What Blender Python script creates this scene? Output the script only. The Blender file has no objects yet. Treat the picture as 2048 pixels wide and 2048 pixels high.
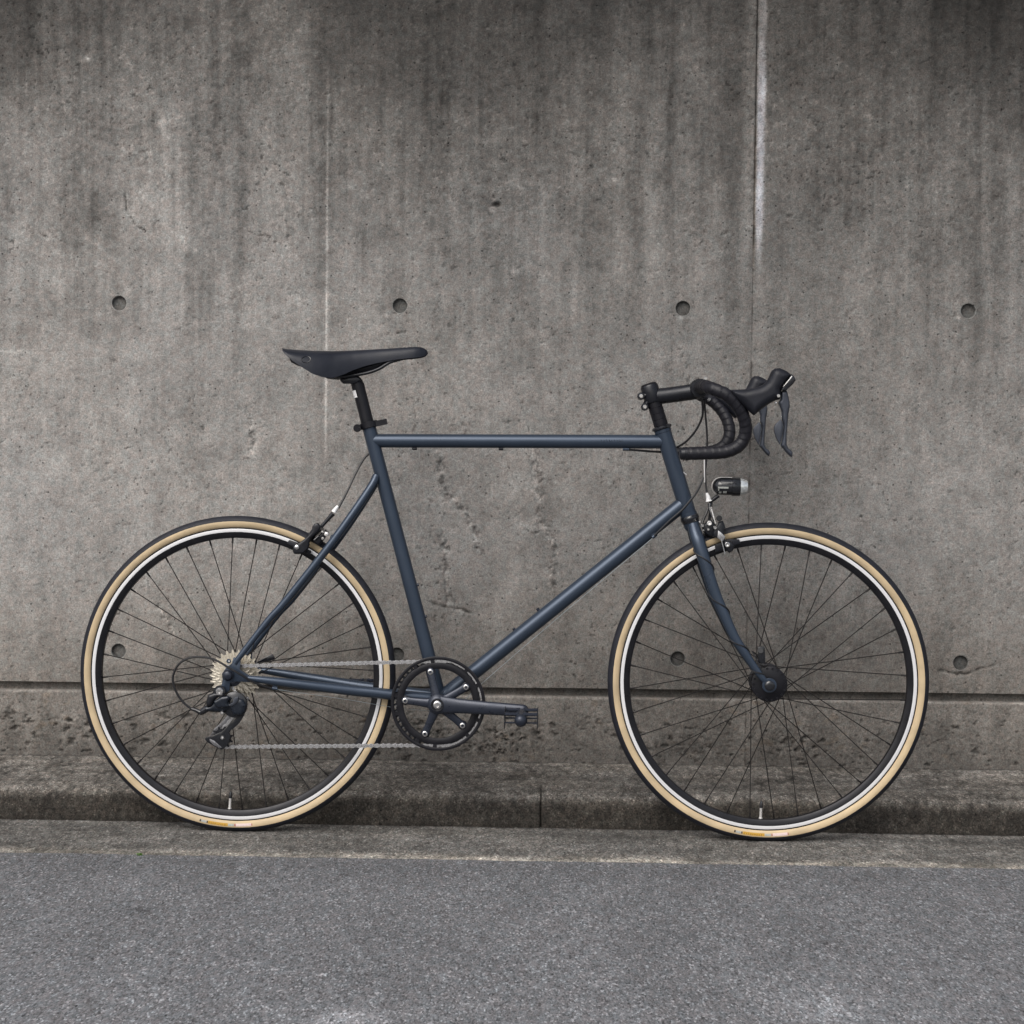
import bpy, math, random
import numpy as np
from mathutils import Vector, Matrix, Quaternion

random.seed(7)
PI = math.pi
C = bpy.context.scene.collection
S = bpy.context.scene

# ------------------------------------------------------------------ camera
CAM = np.array([0.0, -3.4942, 0.8311])
YAW, PITCH, ROLL = -0.0230, -0.0394, 0.0111
FPX = 3300.0                      # focal length in photo pixels (photo is 2048 wide)
fw = np.array([math.sin(YAW)*math.cos(PITCH), math.cos(YAW)*math.cos(PITCH), math.sin(PITCH)])
rt = np.cross(fw, [0, 0, 1.0]); rt /= np.linalg.norm(rt)
up = np.cross(rt, fw)
cr_, sr_ = math.cos(ROLL), math.sin(ROLL)
RT, UP = rt*cr_ + up*sr_, -rt*sr_ + up*cr_
cam = bpy.data.objects.new('camera', bpy.data.cameras.new('camera')); C.objects.link(cam)
m = Matrix(((RT[0], UP[0], -fw[0], CAM[0]), (RT[1], UP[1], -fw[1], CAM[1]), (RT[2], UP[2], -fw[2], CAM[2]), (0, 0, 0, 1)))
cam.matrix_world = m
cam.data.sensor_width = 36.0
cam.data.lens = FPX/2048*36.0
cam.data.clip_start = 0.05; cam.data.clip_end = 500
S.camera = cam

# ------------------------------------------------------------------ sky, sun, exposure
w = bpy.data.worlds.new('World'); S.world = w; w.use_nodes = True
nt = w.node_tree; nt.nodes.clear()
out = nt.nodes.new('ShaderNodeOutputWorld'); bg = nt.nodes.new('ShaderNodeBackground')
sky = nt.nodes.new('ShaderNodeTexSky'); sky.sky_type = 'NISHITA'; sky.sun_disc = False
SUN_EL, SUN_AZ = math.radians(46), math.radians(207)      # high, behind the camera and a little left
sky.sun_elevation = SUN_EL; sky.sun_rotation = SUN_AZ
sky.air_density = 1.0; sky.dust_density = 4.0; sky.ozone_density = 1.0
hs = nt.nodes.new('ShaderNodeHueSaturation'); hs.inputs['Saturation'].default_value = 0.42
nt.links.new(sky.outputs[0], hs.inputs['Color']); nt.links.new(hs.outputs[0], bg.inputs[0])
bg.inputs[1].default_value = 0.12
nt.links.new(bg.outputs[0], out.inputs[0])
sd = bpy.data.lights.new('sun', 'SUN'); sd.energy = 1.4; sd.angle = math.radians(50); sd.color = (1.0, 0.96, 0.91)
so = bpy.data.objects.new('sun', sd); C.objects.link(so)
sdir = Vector((math.sin(SUN_AZ)*math.cos(SUN_EL), math.cos(SUN_AZ)*math.cos(SUN_EL), math.sin(SUN_EL)))
so.rotation_euler = sdir.to_track_quat('Z', 'Y').to_euler(); so.location = (-1, -4, 6)
S.view_settings.view_transform = 'Standard'; S.view_settings.look = 'None'
S.view_settings.gamma = 1; S.view_settings.exposure = 0.38
try: S.view_settings.use_curve_mapping = False
except Exception: pass

# ------------------------------------------------------------------ numpy noise
def vnoise(x, z, sx, sz, seed):
    rs = np.random.RandomState(seed); T = rs.rand(256, 256)
    gx = x/sx + 1000.37; gz = z/sz + 1000.71
    ix = np.floor(gx).astype(int); iz = np.floor(gz).astype(int)
    fx = gx-ix; fz = gz-iz
    fx = fx*fx*(3-2*fx); fz = fz*fz*(3-2*fz)
    a = T[ix & 255, iz & 255]; b = T[(ix+1) & 255, iz & 255]; c = T[ix & 255, (iz+1) & 255]; d = T[(ix+1) & 255, (iz+1) & 255]
    return (a*(1-fx)+b*fx)*(1-fz) + (c*(1-fx)+d*fx)*fz - 0.5
def fbm(x, z, sx, sz, seed, o=4, g=0.55):
    t = 0; a = 1.0; n = 0
    if .55 < sx/sz < 1.9 and sx < .2:      # turn isotropic noise so that its lattice never lines up with the wall
        an = .5+seed*.37; x, z, sz = (x*math.cos(an)-z*math.sin(an)*sx/sz), (x*math.sin(an)+z*math.cos(an)*sx/sz), sx
    for k in range(o):
        t = t + a*vnoise(x, z, sx/2**k, sz/2**k, seed+k*17); n += a; a *= g
    return t/n
def sstep(a, b, x):
    t = np.clip((x-a)/(b-a), 0, 1); return t*t*(3-2*t)

# ------------------------------------------------------------------ materials
def newmat(name):
    mt = bpy.data.materials.new(name); mt.use_nodes = True
    return mt, mt.node_tree, mt.node_tree.nodes['Principled BSDF']
def N(nt, typ, **kw):
    n = nt.nodes.new(typ)
    for k, v in kw.items():
        if k in n.inputs: n.inputs[k].default_value = v
        else: setattr(n, k, v)
    return n
def simple(name, col, rough=0.5, metal=0.0, vary=0.12, scale=60.0, bump=0.0, bscale=400.0, coat=0.0, rvar=0.08, spec=0.5):
    mt, t, b = newmat(name)
    tc = N(t, 'ShaderNodeTexCoord')
    nz = N(t, 'ShaderNodeTexNoise', Scale=scale, Detail=4.0)
    t.links.new(tc.outputs['Object'], nz.inputs['Vector'])
    mr = N(t, 'ShaderNodeMapRange'); mr.inputs[3].default_value = 1-vary; mr.inputs[4].default_value = 1+vary
    mr.inputs[1].default_value = 0.3; mr.inputs[2].default_value = 0.7
    t.links.new(nz.outputs[0], mr.inputs[0])
    vm = N(t, 'ShaderNodeVectorMath', operation='SCALE'); vm.inputs[0].default_value = col
    t.links.new(mr.outputs[0], vm.inputs['Scale']); t.links.new(vm.outputs[0], b.inputs['Base Color'])
    r2 = N(t, 'ShaderNodeMapRange'); r2.inputs[1].default_value = 0.3; r2.inputs[2].default_value = 0.7
    r2.inputs[3].default_value = max(0.03, rough-rvar); r2.inputs[4].default_value = min(1, rough+rvar)
    t.links.new(nz.outputs[0], r2.inputs[0]); t.links.new(r2.outputs[0], b.inputs['Roughness'])
    b.inputs['Metallic'].default_value = metal; b.inputs['Coat Weight'].default_value = coat
    b.inputs['Specular IOR Level'].default_value = 0.30 if name in SOFT else spec
    if bump:
        n2 = N(t, 'ShaderNodeTexNoise', Scale=bscale, Detail=3.0); t.links.new(tc.outputs['Object'], n2.inputs['Vector'])
        bp = N(t, 'ShaderNodeBump', Strength=bump, Distance=0.001); t.links.new(n2.outputs[0], bp.inputs['Height'])
        t.links.new(bp.outputs[0], b.inputs['Normal'])
    return mt

M = {}
SOFT = ('black_hood_rubber', 'black_saddle_leather', 'black_bar_tape', 'matte_black_alloy', 'black_tyre_tread')
M['paint'] = simple('slate_blue_paint', (0.037, 0.052, 0.078), 0.30, 0.42, 0.06, 12, 0.0, 900, rvar=0.03)
M['black'] = simple('black_anodised_alloy', (0.009, 0.010, 0.014), 0.32, 0.2, 0.15, 80, rvar=0.07)
M['matte'] = simple('matte_black_alloy', (0.008, 0.008, 0.011), 0.42, 0.1, 0.12, 80)
M['crank'] = simple('grey_black_crank_finish', (0.024, 0.029, 0.043), 0.30, 0.35, 0.08, 60)
M['gloss'] = simple('gloss_black_plastic', (0.010, 0.011, 0.014), 0.16, 0.0, 0.1, 80, coat=0.3)
M['rubber'] = simple('black_hood_rubber', (0.010, 0.011, 0.016), 0.46, 0.0, 0.15, 50, 0.15, 1500)
M['leather'] = simple('black_saddle_leather', (0.012, 0.014, 0.021), 0.38, 0.0, 0.15, 30, 0.2, 1100)
M['tape'] = simple('black_bar_tape', (0.010, 0.010, 0.014), 0.42, 0.0, 0.2, 120, 0.35, 900)
M['cable'] = simple('black_cable_housing', (0.012, 0.012, 0.014), 0.45)
M['spoke'] = simple('black_spoke_steel', (0.018, 0.016, 0.016), 0.4, 0.5)
M['steel'] = simple('bright_steel', (0.62, 0.61, 0.60), 0.22, 1.0, 0.08, 300)
M['wire'] = simple('bare_steel_wire', (0.26, 0.31, 0.34), 0.45, 0.5)
M['chain'] = simple('nickel_chain_plate', (0.52, 0.515, 0.52), 0.30, 0.9, 0.12, 500)
M['sprocket'] = simple('champagne_nickel_sprocket', (0.60, 0.55, 0.46), 0.34, 0.6, 0.10, 400)
M['rimblack'] = simple('black_rim_anodising', (0.010, 0.010, 0.013), 0.35, 0.4)
M['cageplate'] = simple('dull_steel_cage_plate', (0.20, 0.20, 0.21), 0.35, 0.7, 0.3, 300)
M['white'] = simple('white_sticker', (0.80, 0.80, 0.80), 0.4)
M['ferrule'] = simple('silver_ferrule', (0.78, 0.76, 0.74), 0.3, 0.6)
M['derail'] = simple('blue_black_derailleur_alloy', (0.012, 0.016, 0.024), 0.22, 0.2, 0.15, 120)
M['lens'] = simple('silvered_lamp_reflector', (0.75, 0.77, 0.76), 0.14, 0.7, 0.2, 250)
M['weed'] = simple('weed_leaf_green', (0.07, 0.16, 0.02), 0.6, 0.0, 0.3, 200)
M['ochre'] = simple('ochre_tyre_print', (0.46, 0.26, 0.03), 0.6, 0, 0.35, 700)
M['grey'] = simple('grey_tyre_print', (0.36, 0.37, 0.35), 0.6, 0, 0.2, 700)
M['pink'] = simple('pale_pink_tyre_print', (0.66, 0.52, 0.50), 0.6, 0, 0.12, 700)
M['red'] = simple('dark_red_tyre_print', (0.35, 0.08, 0.10), 0.6)
M['brownink'] = simple('brown_tyre_print', (0.20, 0.10, 0.02), 0.6)
M['ink'] = simple('black_tyre_print', (0.04, 0.03, 0.02), 0.6)
M['levermetal'] = simple('slate_lever_finish', (0.040, 0.046, 0.060), 0.38, 0.3)

def brushed(name, col, rough):
    mt, t, b = newmat(name); tc = N(t, 'ShaderNodeTexCoord')
    nz = N(t, 'ShaderNodeTexNoise', Scale=900.0, Detail=2.0); t.links.new(tc.outputs['Object'], nz.inputs['Vector'])
    n2 = N(t, 'ShaderNodeTexNoise', Scale=9.0, Detail=3.0); t.links.new(tc.outputs['Object'], n2.inputs['Vector'])
    mr = N(t, 'ShaderNodeMapRange'); mr.inputs[1].default_value = .3; mr.inputs[2].default_value = .7
    mr.inputs[3].default_value = rough-.07; mr.inputs[4].default_value = rough+.12
    t.links.new(n2.outputs[0], mr.inputs[0]); t.links.new(mr.outputs[0], b.inputs['Roughness'])
    b.inputs['Base Color'].default_value = (*col, 1); b.inputs['Metallic'].default_value = 0.20
    bp = N(t, 'ShaderNodeBump', Strength=0.10, Distance=0.0004); t.links.new(nz.outputs[0], bp.inputs['Height']); t.links.new(bp.outputs[0], b.inputs['Normal'])
    return mt
M['track'] = brushed('machined_rim_aluminium', (0.70, 0.70, 0.715), 0.36)
M['tread'] = simple('black_tyre_tread', (0.012, 0.013, 0.019), 0.55, 0, 0.2, 60, 0.5, 700)
M['tan'] = simple('tan_tyre_sidewall', (0.49, 0.38, 0.235), 0.62, 0, 0.14, 22, 0.12, 1600)

def concrete(name, grain=1.0, speck=0.5, rough=0.9, bump=0.6, gscale=1.0, white=0.0, ystr=1.0):
    """colour comes from the 'stain' attribute laid on the mesh, grain and fine pits from nodes"""
    mt, t, b = newmat(name)
    at_ = N(t, 'ShaderNodeAttribute', attribute_name='stain_shade')
    tc0 = N(t, 'ShaderNodeTexCoord')
    class tc: outputs = {'Object': tc0.outputs['Object']}
    if ystr != 1.0:      # upstanding stones look longer in depth than the flat gaps between them
        mp = N(t, 'ShaderNodeMapping'); mp.inputs['Scale'].default_value = (1, ystr, 1); t.links.new(tc0.outputs['Object'], mp.inputs['Vector']); tc.outputs = {'Object': mp.outputs[0]}
    def noise(scale, det=4.0, rg=0.6):
        n = N(t, 'ShaderNodeTexNoise', Scale=scale*gscale, Detail=det, Roughness=rg); t.links.new(tc.outputs['Object'], n.inputs['Vector']); return n
    def rng(sock, a, b_, c, d):
        r = N(t, 'ShaderNodeMapRange'); r.inputs[1].default_value = a; r.inputs[2].default_value = b_; r.inputs[3].default_value = c; r.inputs[4].default_value = d
        t.links.new(sock, r.inputs[0]); return r.outputs[0]
    def mul(a, b_):
        m_ = N(t, 'ShaderNodeMath', operation='MULTIPLY'); t.links.new(a, m_.inputs[0]); t.links.new(b_, m_.inputs[1]); return m_.outputs[0]
    n1 = noise(290, 3.0, .75); n2 = noise(130, 4.0, .7); n3 = noise(28, 3.0)
    f = mul(mul(rng(n1.outputs[0], .3, .7, 1-.42*grain, 1+.42*grain), rng(n2.outputs[0], .3, .7, 1-.22*grain, 1+.22*grain)), rng(n3.outputs[0], .3, .7, 1-.06*grain, 1+.06*grain))
    vo = N(t, 'ShaderNodeTexVoronoi', Scale=75.0*gscale); t.links.new(tc.outputs['Object'], vo.inputs['Vector'])
    # sparse dark pinholes: small distance and a random pick of the cells
    sp = rng(vo.outputs['Distance'], .09, .20, 1.0, 0.0)
    sep = N(t, 'ShaderNodeSeparateColor'); t.links.new(vo.outputs['Color'], sep.inputs[0])
    pk = rng(sep.outputs[0], 1-.30*speck-.02, 1-.30*speck, 0.0, 1.0)
    pit = mul(sp, pk)
    f = mul(f, rng(pit, 0, 1, 1.0, 0.34))
    if white:
        v2 = N(t, 'ShaderNodeTexVoronoi', Scale=330.0*gscale); t.links.new(tc.outputs['Object'], v2.inputs['Vector'])
        s2 = N(t, 'ShaderNodeSeparateColor'); t.links.new(v2.outputs['Color'], s2.inputs[0])
        a_ = rng(s2.outputs[0], 1-.30*white, 1-.12*white, 0.0, 1.0)
        f2 = rng(a_, 0, 1, 1.0, 1.9)
        d_ = rng(s2.outputs[1], .70, .95, 1.0, 0.52)
        f = mul(mul(f, f2), d_)
        v3 = N(t, 'ShaderNodeTexVoronoi', Scale=150.0*gscale); t.links.new(tc.outputs['Object'], v3.inputs['Vector'])
        s3 = N(t, 'ShaderNodeSeparateColor'); t.links.new(v3.outputs['Color'], s3.inputs[0])
        f = mul(f, rng(mul(rng(v3.outputs['Distance'], .12, .26, 1, 0), rng(s3.outputs[2], .955, .975, 0, 1)), 0, 1, 1.0, 2.6))
    # slight colour wander per grain
    hue = N(t, 'ShaderNodeMix', data_type='RGBA'); hue.inputs[6].default_value = (1.04, 0.985, 0.96, 1); hue.inputs[7].default_value = (0.965, 1.005, 1.01, 1)
    n4 = noise(95, 3.0); t.links.new(rng(n4.outputs[0], .35, .65, 0, 1), hue.inputs[0])
    mx = N(t, 'ShaderNodeMix', data_type='RGBA', blend_type='MULTIPLY'); mx.inputs[0].default_value = 1.0
    t.links.new(at_.outputs['Color'], mx.inputs[6]); t.links.new(hue.outputs[2], mx.inputs[7])
    vm = N(t, 'ShaderNodeVectorMath', operation='SCALE'); t.links.new(mx.outputs[2], vm.inputs[0]); t.links.new(f, vm.inputs['Scale'])
    t.links.new(vm.outputs[0], b.inputs['Base Color'])
    b.inputs['Roughness'].default_value = rough; b.inputs['Specular IOR Level'].default_value = 0.25
    hgt = N(t, 'ShaderNodeMath', operation='SUBTRACT'); t.links.new(mul(n2.outputs[0], rng(n1.outputs[0], 0, 1, .6, 1.4)), hgt.inputs[0]); t.links.new(pit, hgt.inputs[1])
    bp = N(t, 'ShaderNodeBump', Strength=bump, Distance=0.0016); t.links.new(hgt.outputs[0], bp.inputs['Height']); t.links.new(bp.outputs[0], b.inputs['Normal'])
    return mt
M['wall'] = concrete('weathered_board_concrete', 1.0, 0.55)
M['kerb'] = concrete('dirty_kerb_concrete', 1.5, 0.5, bump=0.9, white=0.35)
M['gutter'] = concrete('worn_gutter_concrete', 1.5, 0.35, bump=0.9, white=0.35, ystr=.45)
M['road'] = concrete('grey_asphalt_aggregate', 1.3, 0.25, 0.85, 1.0, gscale=1.05, white=0.62, ystr=.45)

# ------------------------------------------------------------------ mesh helpers
class MB:
    def __init__(s): s.v = []; s.f = []; s.m = []
    def add(s, v, f, mat=0):
        o = len(s.v); s.v += [tuple(map(float, p)) for p in v]
        s.f += [tuple(i+o for i in q) for q in f]; s.m += [mat]*len(f); return s
def link(name, mb, mats, parent=None, angle=40, smooth=True):
    me = bpy.data.meshes.new(name); me.from_pydata(mb.v, [], mb.f)
    if not isinstance(mats, (list, tuple)): mats = [mats]
    for k in mats: me.materials.append(M[k])
    if len(mats) > 1: me.polygons.foreach_set('material_index', mb.m)
    me.update()
    import bmesh
    bm = bmesh.new(); bm.from_mesh(me); bmesh.ops.recalc_face_normals(bm, faces=bm.faces); bm.to_mesh(me); bm.free()
    if smooth:
        me.shade_smooth(); me.set_sharp_from_angle(angle=math.radians(angle))
    o = bpy.data.objects.new(name, me); C.objects.link(o)
    if parent: o.parent = parent
    return o
def nrm(a): 
    l = np.linalg.norm(a); return a/l if l > 1e-12 else a
def smooth_path(pts, n=6):
    p = [np.array(q, float) for q in pts]
    if len(p) < 3: return np.array(p)
    p = [2*p[0]-p[1]] + p + [2*p[-1]-p[-2]]
    o = []
    for i in range(1, len(p)-2):
        for k in range(n):
            t = k/n; a, b, c, d = p[i-1], p[i], p[i+1], p[i+2]
            o.append(.5*((2*b)+(-a+c)*t+(2*a-5*b+4*c-d)*t*t+(-a+3*b-3*c+d)*t**3))
    o.append(p[-2]); return np.array(o)
YH = np.array([0, 1.0, 0])
def sweep(mb, path, ra, rb=None, n=12, caps=True, planar=False, mat=0, round_end=False):
    """tube or loft along a path; planar: ra lies in the bicycle's plane, rb across it"""
    path = np.array(path, float); k = len(path)
    ra = np.full(k, ra) if np.isscalar(ra) else np.interp(np.linspace(0, 1, k), np.linspace(0, 1, len(ra)), ra)
    rb = ra if rb is None else (np.full(k, rb) if np.isscalar(rb) else np.interp(np.linspace(0, 1, k), np.linspace(0, 1, len(rb)), rb))
    if round_end:
        T0 = nrm(path[0]-path[1]); T1 = nrm(path[-1]-path[-2])
        st = [(.35, .94), (.7, .72), (.95, .33)]
        pre = [path[0]+T0*ra[0]*a for a, b in st][::-1]; post = [path[-1]+T1*ra[-1]*a for a, b in st]
        path = np.array(pre+list(path)+post)
        ra = np.array([ra[0]*b for a, b in st][::-1]+list(ra)+[ra[-1]*b for a, b in st]); rb = np.array([rb[0]*b for a, b in st][::-1]+list(rb)+[rb[-1]*b for a, b in st]); k = len(path)
    V = []; U = None
    for i in range(k):
        T = nrm(path[min(i+1, k-1)]-path[max(i-1, 0)])
        if planar: A = nrm(np.cross(T, YH)); B = nrm(np.cross(A, T))
        else:
            if U is None:
                A = np.cross(T, YH)
                if np.linalg.norm(A) < .2: A = np.cross(T, [1, 0, 0])
                U = nrm(A)
            U = nrm(U - T*(U@T)); A = U; B = np.cross(A, T)
        for j in range(n):
            a = 2*PI*j/n; V.append(path[i] + A*ra[i]*math.cos(a) + B*rb[i]*math.sin(a))
    F = [(i*n+j, i*n+(j+1) % n, (i+1)*n+(j+1) % n, (i+1)*n+j) for i in range(k-1) for j in range(n)]
    if caps: F += [tuple(range(n))[::-1], tuple(range((k-1)*n, k*n))]
    return mb.add(V, F, mat)
def lathe(mb, c, axis, prof, n=32, mat=0, closed=False, a0=0, a1=2*PI):
    """prof: list of (distance along axis, radius)"""
    axis = nrm(np.array(axis, float)); c = np.array(c, float)
    A = np.cross(axis, [0, 0, 1.0]); A = nrm(A) if np.linalg.norm(A) > .1 else np.array([1., 0, 0]); B = np.cross(axis, A)
    full = abs(a1-a0-2*PI) < 1e-6; q = n if full else n+1
    V = [c+axis*h+(A*math.cos(a0+(a1-a0)*j/n)+B*math.sin(a0+(a1-a0)*j/n))*r for h, r in prof for j in range(q)]
    k = len(prof); F = []
    for i in range(k if closed else k-1):
        i2 = (i+1) % k
        for j in range(n):
            j2 = (j+1) % q; F.append((i*q+j, i*q+j2, i2*q+j2, i2*q+j))
    if not closed and full:
        if prof[0][1] > 1e-6: F.append(tuple(range(n)))
        if prof[-1][1] > 1e-6: F.append(tuple(range((k-1)*q, k*q)))
    return mb.add(V, F, mat)
def cyl(mb, a, b, r, n=20, mat=0, bev=0.0):
    a = np.array(a, float); b = np.array(b, float); L = np.linalg.norm(b-a)
    bev = min(bev, L/3, r/2)
    pr = [(0, r-bev), (bev, r), (L-bev, r), (L, r-bev)] if bev else [(0, r), (L, r)]
    return lathe(mb, a, b-a, pr, n, mat)
def box(mb, c, s, R=None, mat=0):
    c = np.array(c, float); V = []
    for x in (-1, 1):
        for y in (-1, 1):
            for z in (-1, 1):
                p = np.array([x*s[0]/2, y*s[1]/2, z*s[2]/2])
                V.append(c+(R@p if R is not None else p))
    return mb.add(V, [(0, 1, 3, 2), (4, 6, 7, 5), (0, 4, 5, 1), (2, 3, 7, 6), (0, 2, 6, 4), (1, 5, 7, 3)], mat)
def rotxz(a):
    c, s = math.cos(a), math.sin(a); return np.array([[c, 0, -s], [0, 1, 0], [s, 0, c]])
def tri_fill(poly):
    """ear clipping of a simple polygon -> triangles"""
    idx = list(range(len(poly))); P_ = [np.array(q) for q in poly]
    ar = sum(P_[i][0]*P_[(i+1) % len(P_)][1]-P_[(i+1) % len(P_)][0]*P_[i][1] for i in range(len(P_)))
    if ar < 0: idx.reverse()
    cr = lambda a, b, c: (b[0]-a[0])*(c[1]-a[1])-(b[1]-a[1])*(c[0]-a[0])
    T = []; guard = 0
    while len(idx) > 3 and guard < 5000:
        guard += 1; done = False
        for k in range(len(idx)):
            i, j, l = idx[k-1], idx[k], idx[(k+1) % len(idx)]
            if cr(P_[i], P_[j], P_[l]) <= 1e-14: continue
            if any(cr(P_[i], P_[j], P_[q]) > 0 and cr(P_[j], P_[l], P_[q]) > 0 and cr(P_[l], P_[i], P_[q]) > 0 for q in idx if q not in (i, j, l)): continue
            T.append((i, j, l)); idx.pop(k); done = True; break
        if not done: idx.pop(0)
    if len(idx) == 3: T.append(tuple(idx))
    return T
def slab(mb, poly, y, half, bev=0.001, mat=0, steps=2):
    """plate whose outline (local x,z) lies in the bicycle's plane, with rounded edges"""
    P_ = np.array(poly, float); n = len(P_)
    ar = sum(P_[i][0]*P_[(i+1) % n][1]-P_[(i+1) % n][0]*P_[i][1] for i in range(n))
    if ar < 0: P_ = P_[::-1]
    e = np.roll(P_, -1, 0)-P_; e /= (np.linalg.norm(e, axis=1)[:, None]+1e-12)
    nr = np.stack([-e[:, 1], e[:, 0]], 1)          # inward
    vn = nr+np.roll(nr, 1, 0); vn /= (np.linalg.norm(vn, axis=1)[:, None]+1e-9)
    rings = []
    bev = min(bev, half*.95)
    for s in (-1, 1):
        seq = [(bev*(1-math.cos(PI/2*k/steps)), half-bev+bev*math.sin(PI/2*k/steps)) for k in range(steps+1)]
        if s == -1: seq = seq[::-1]
        for ins, yy in seq: rings.append((P_+vn*ins, y+s*yy))
    V = [(q[0], yy, q[1]) for R_, yy in rings for q in R_]
    F = [(i*n+j, i*n+(j+1) % n, (i+1)*n+(j+1) % n, (i+1)*n+j) for i in range(len(rings)-1) for j in range(n)]
    T = tri_fill(rings[0][0]); F += [t[::-1] for t in T]
    T = tri_fill(rings[-1][0]); o = (len(rings)-1)*n; F += [tuple(i+o for i in t) for t in T]
    return mb.add(V, F, mat)
def puff(mb, poly, y, half, rad, step=.0022, mat=0, rim=.0006):
    """rounded cushion body on an outline: thickness grows with distance from the edge"""
    from mathutils.geometry import delaunay_2d_cdt
    P_ = np.array(poly, float); n = len(P_); B = []
    for i in range(n):
        a, b = P_[i], P_[(i+1) % n]; k = max(1, int(np.linalg.norm(b-a)/step))
        for j in range(k): B.append(a+(b-a)*j/k)
    B = np.array(B); nb = len(B)
    gx = np.arange(B[:, 0].min(), B[:, 0].max(), step); gz = np.arange(B[:, 1].min(), B[:, 1].max(), step)
    X, Z = np.meshgrid(gx, gz); X = X+(np.arange(len(gz)) % 2)[:, None]*step/2; Q = np.stack([X.ravel(), Z.ravel()], 1)
    ins = np.zeros(len(Q), bool); j = nb-1
    for i in range(nb):
        c = ((B[i, 1] > Q[:, 1]) != (B[j, 1] > Q[:, 1])) & (Q[:, 0] < (B[j, 0]-B[i, 0])*(Q[:, 1]-B[i, 1])/(B[j, 1]-B[i, 1]+1e-15)+B[i, 0]); ins ^= c; j = i
    Q = Q[ins]
    def dist(q):
        d = np.full(len(q), 9.0)
        for i in range(nb):
            a, b = B[i], B[(i+1) % nb]; e = b-a; t = np.clip(((q-a)@e)/(e@e+1e-15), 0, 1); d = np.minimum(d, np.linalg.norm(q-a-t[:, None]*e, axis=1))
        return d
    Q = Q[dist(Q) > step*.45]
    allp = [Vector(p) for p in B]+[Vector(p) for p in Q]
    vs, es, fs = delaunay_2d_cdt(allp, [], [list(range(nb))], 1, 1e-7)[:3]
    vv = np.array([(v.x, v.y) for v in vs]); d = dist(vv); t = np.clip(d/rad, 0, 1); h = rim+(half-rim)*np.sqrt(1-(1-t)**2)
    m_ = len(vv); V = [(p[0], y-q, p[1]) for p, q in zip(vv, h)]+[(p[0], y+q, p[1]) for p, q in zip(vv, h)]
    F = [tuple(f) for f in fs]+[tuple(i+m_ for i in f[::-1]) for f in fs]
    cnt = {}
    for f in fs:
        for a, b in zip(f, list(f[1:])+[f[0]]): cnt[(a, b)] = 1
    for (a, b) in list(cnt):
        if (b, a) not in cnt: F.append((a, b, b+m_, a+m_))
    return mb.add(V, F, mat)
def gear(mb, c, y, half, r_in, r_root, r_tip, nt_, ph=0, mat=0):
    V = []; ring = []
    for k in range(nt_):
        for a, r in ((-.5, r_root), (-.27, r_root), (-.10, r_tip), (.10, r_tip), (.27, r_root)):
            t = ph+2*PI*(k+a)/nt_; ring.append((math.cos(t), math.sin(t), r))
    q = len(ring)
    for s in (-1, 1):
        for cx, sx, r in ring: V.append((c[0]+cx*r, y+s*half*(.25 if r == r_tip else 1), c[1]+sx*r))
        for cx, sx, r in ring: V.append((c[0]+cx*r_in, y+s*half, c[1]+sx*r_in))
    F = []
    for j in range(q):
        k = (j+1) % q
        F += [(j, k, q+k, q+j), (2*q+j, 3*q+j, 3*q+k, 2*q+k), (j, 2*q+j, 2*q+k, k), (q+j, q+k, 3*q+k, 3*q+j)]
    return mb.add(V, F, mat)
def ring_sector(mb, c, y, half, r0, r1, a0, a1, n=24, mat=0):
    V = []
    for j in range(n+1):
        a = a0+(a1-a0)*j/n
        for r in (r0, r1):
            for s in (-1, 1): V.append((c[0]+r*math.cos(a), y+s*half, c[1]+r*math.sin(a)))
    F = []
    for j in range(n):
        o, q = 4*j, 4*j+4
        F += [(o, o+2, q+2, q), (o+1, q+1, q+3, o+3), (o, q, q+1, o+1), (o+2, o+3, q+3, q+2)]
    F += [(0, 1, 3, 2), (4*n, 4*n+2, 4*n+3, 4*n+1)]
    return mb.add(V, F, mat)

# ================================================================== SETTING
WALL_Y = 0.300
SEAM_L, SEAM_R = -0.5185, 0.4570
HOLE_X = [-0.9978+0.6481*i for i in range(-2, 6)]
HOLES = [(x, z) for x in HOLE_X for z in (1.1521, 0.3476) if abs(x) < 2.4]
HOLE_R = 0.0170
def onwall(u, v):
    d = fw+RT*(u-1024)/FPX+UP*(1024-v)/FPX; t = (WALL_Y-CAM[1])/d[1]; p = CAM+t*d; return p[0], p[2]
def seg_dist(x, z, pts):
    D = np.full(x.shape, 9.0)
    for a, b in zip(pts[:-1], pts[1:]):
        ax, az = a; bx, bz = b; dx, dz = bx-ax, bz-az
        t = np.clip(((x-ax)*dx+(z-az)*dz)/(dx*dx+dz*dz+1e-12), 0, 1)
        D = np.minimum(D, np.hypot(x-ax-t*dx, z-az-t*dz))
    return D
WP = lambda *l: [onwall(*q) for q in l]
CRACKS = [(WP((248, 383), (250, 400), (256, 430), (270, 447), (292, 462)), .0011, .004),
          (WP((1828, 222), (1823, 240), (1828, 280)), .0008, .002),
          (WP((78, 466), (98, 476)), .0010, .002), (WP((497, 462), (520, 472), (532, 465)), .0011, .002),
          (WP((1958, 340), (1962, 420)), .0008, .001), (WP((1990, 1330), (1938, 1345), (1915, 1350), (1895, 1342), (1880, 1341)), .0022, .005),
          (WP((794, 668), (812, 663)), .0014, .002), (WP((1048, 1060), (1062, 1068), (1090, 1060)), .0022, .004),
          (WP((860, 1207), (905, 1213), (942, 1226)), .0024, .004)]
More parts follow.
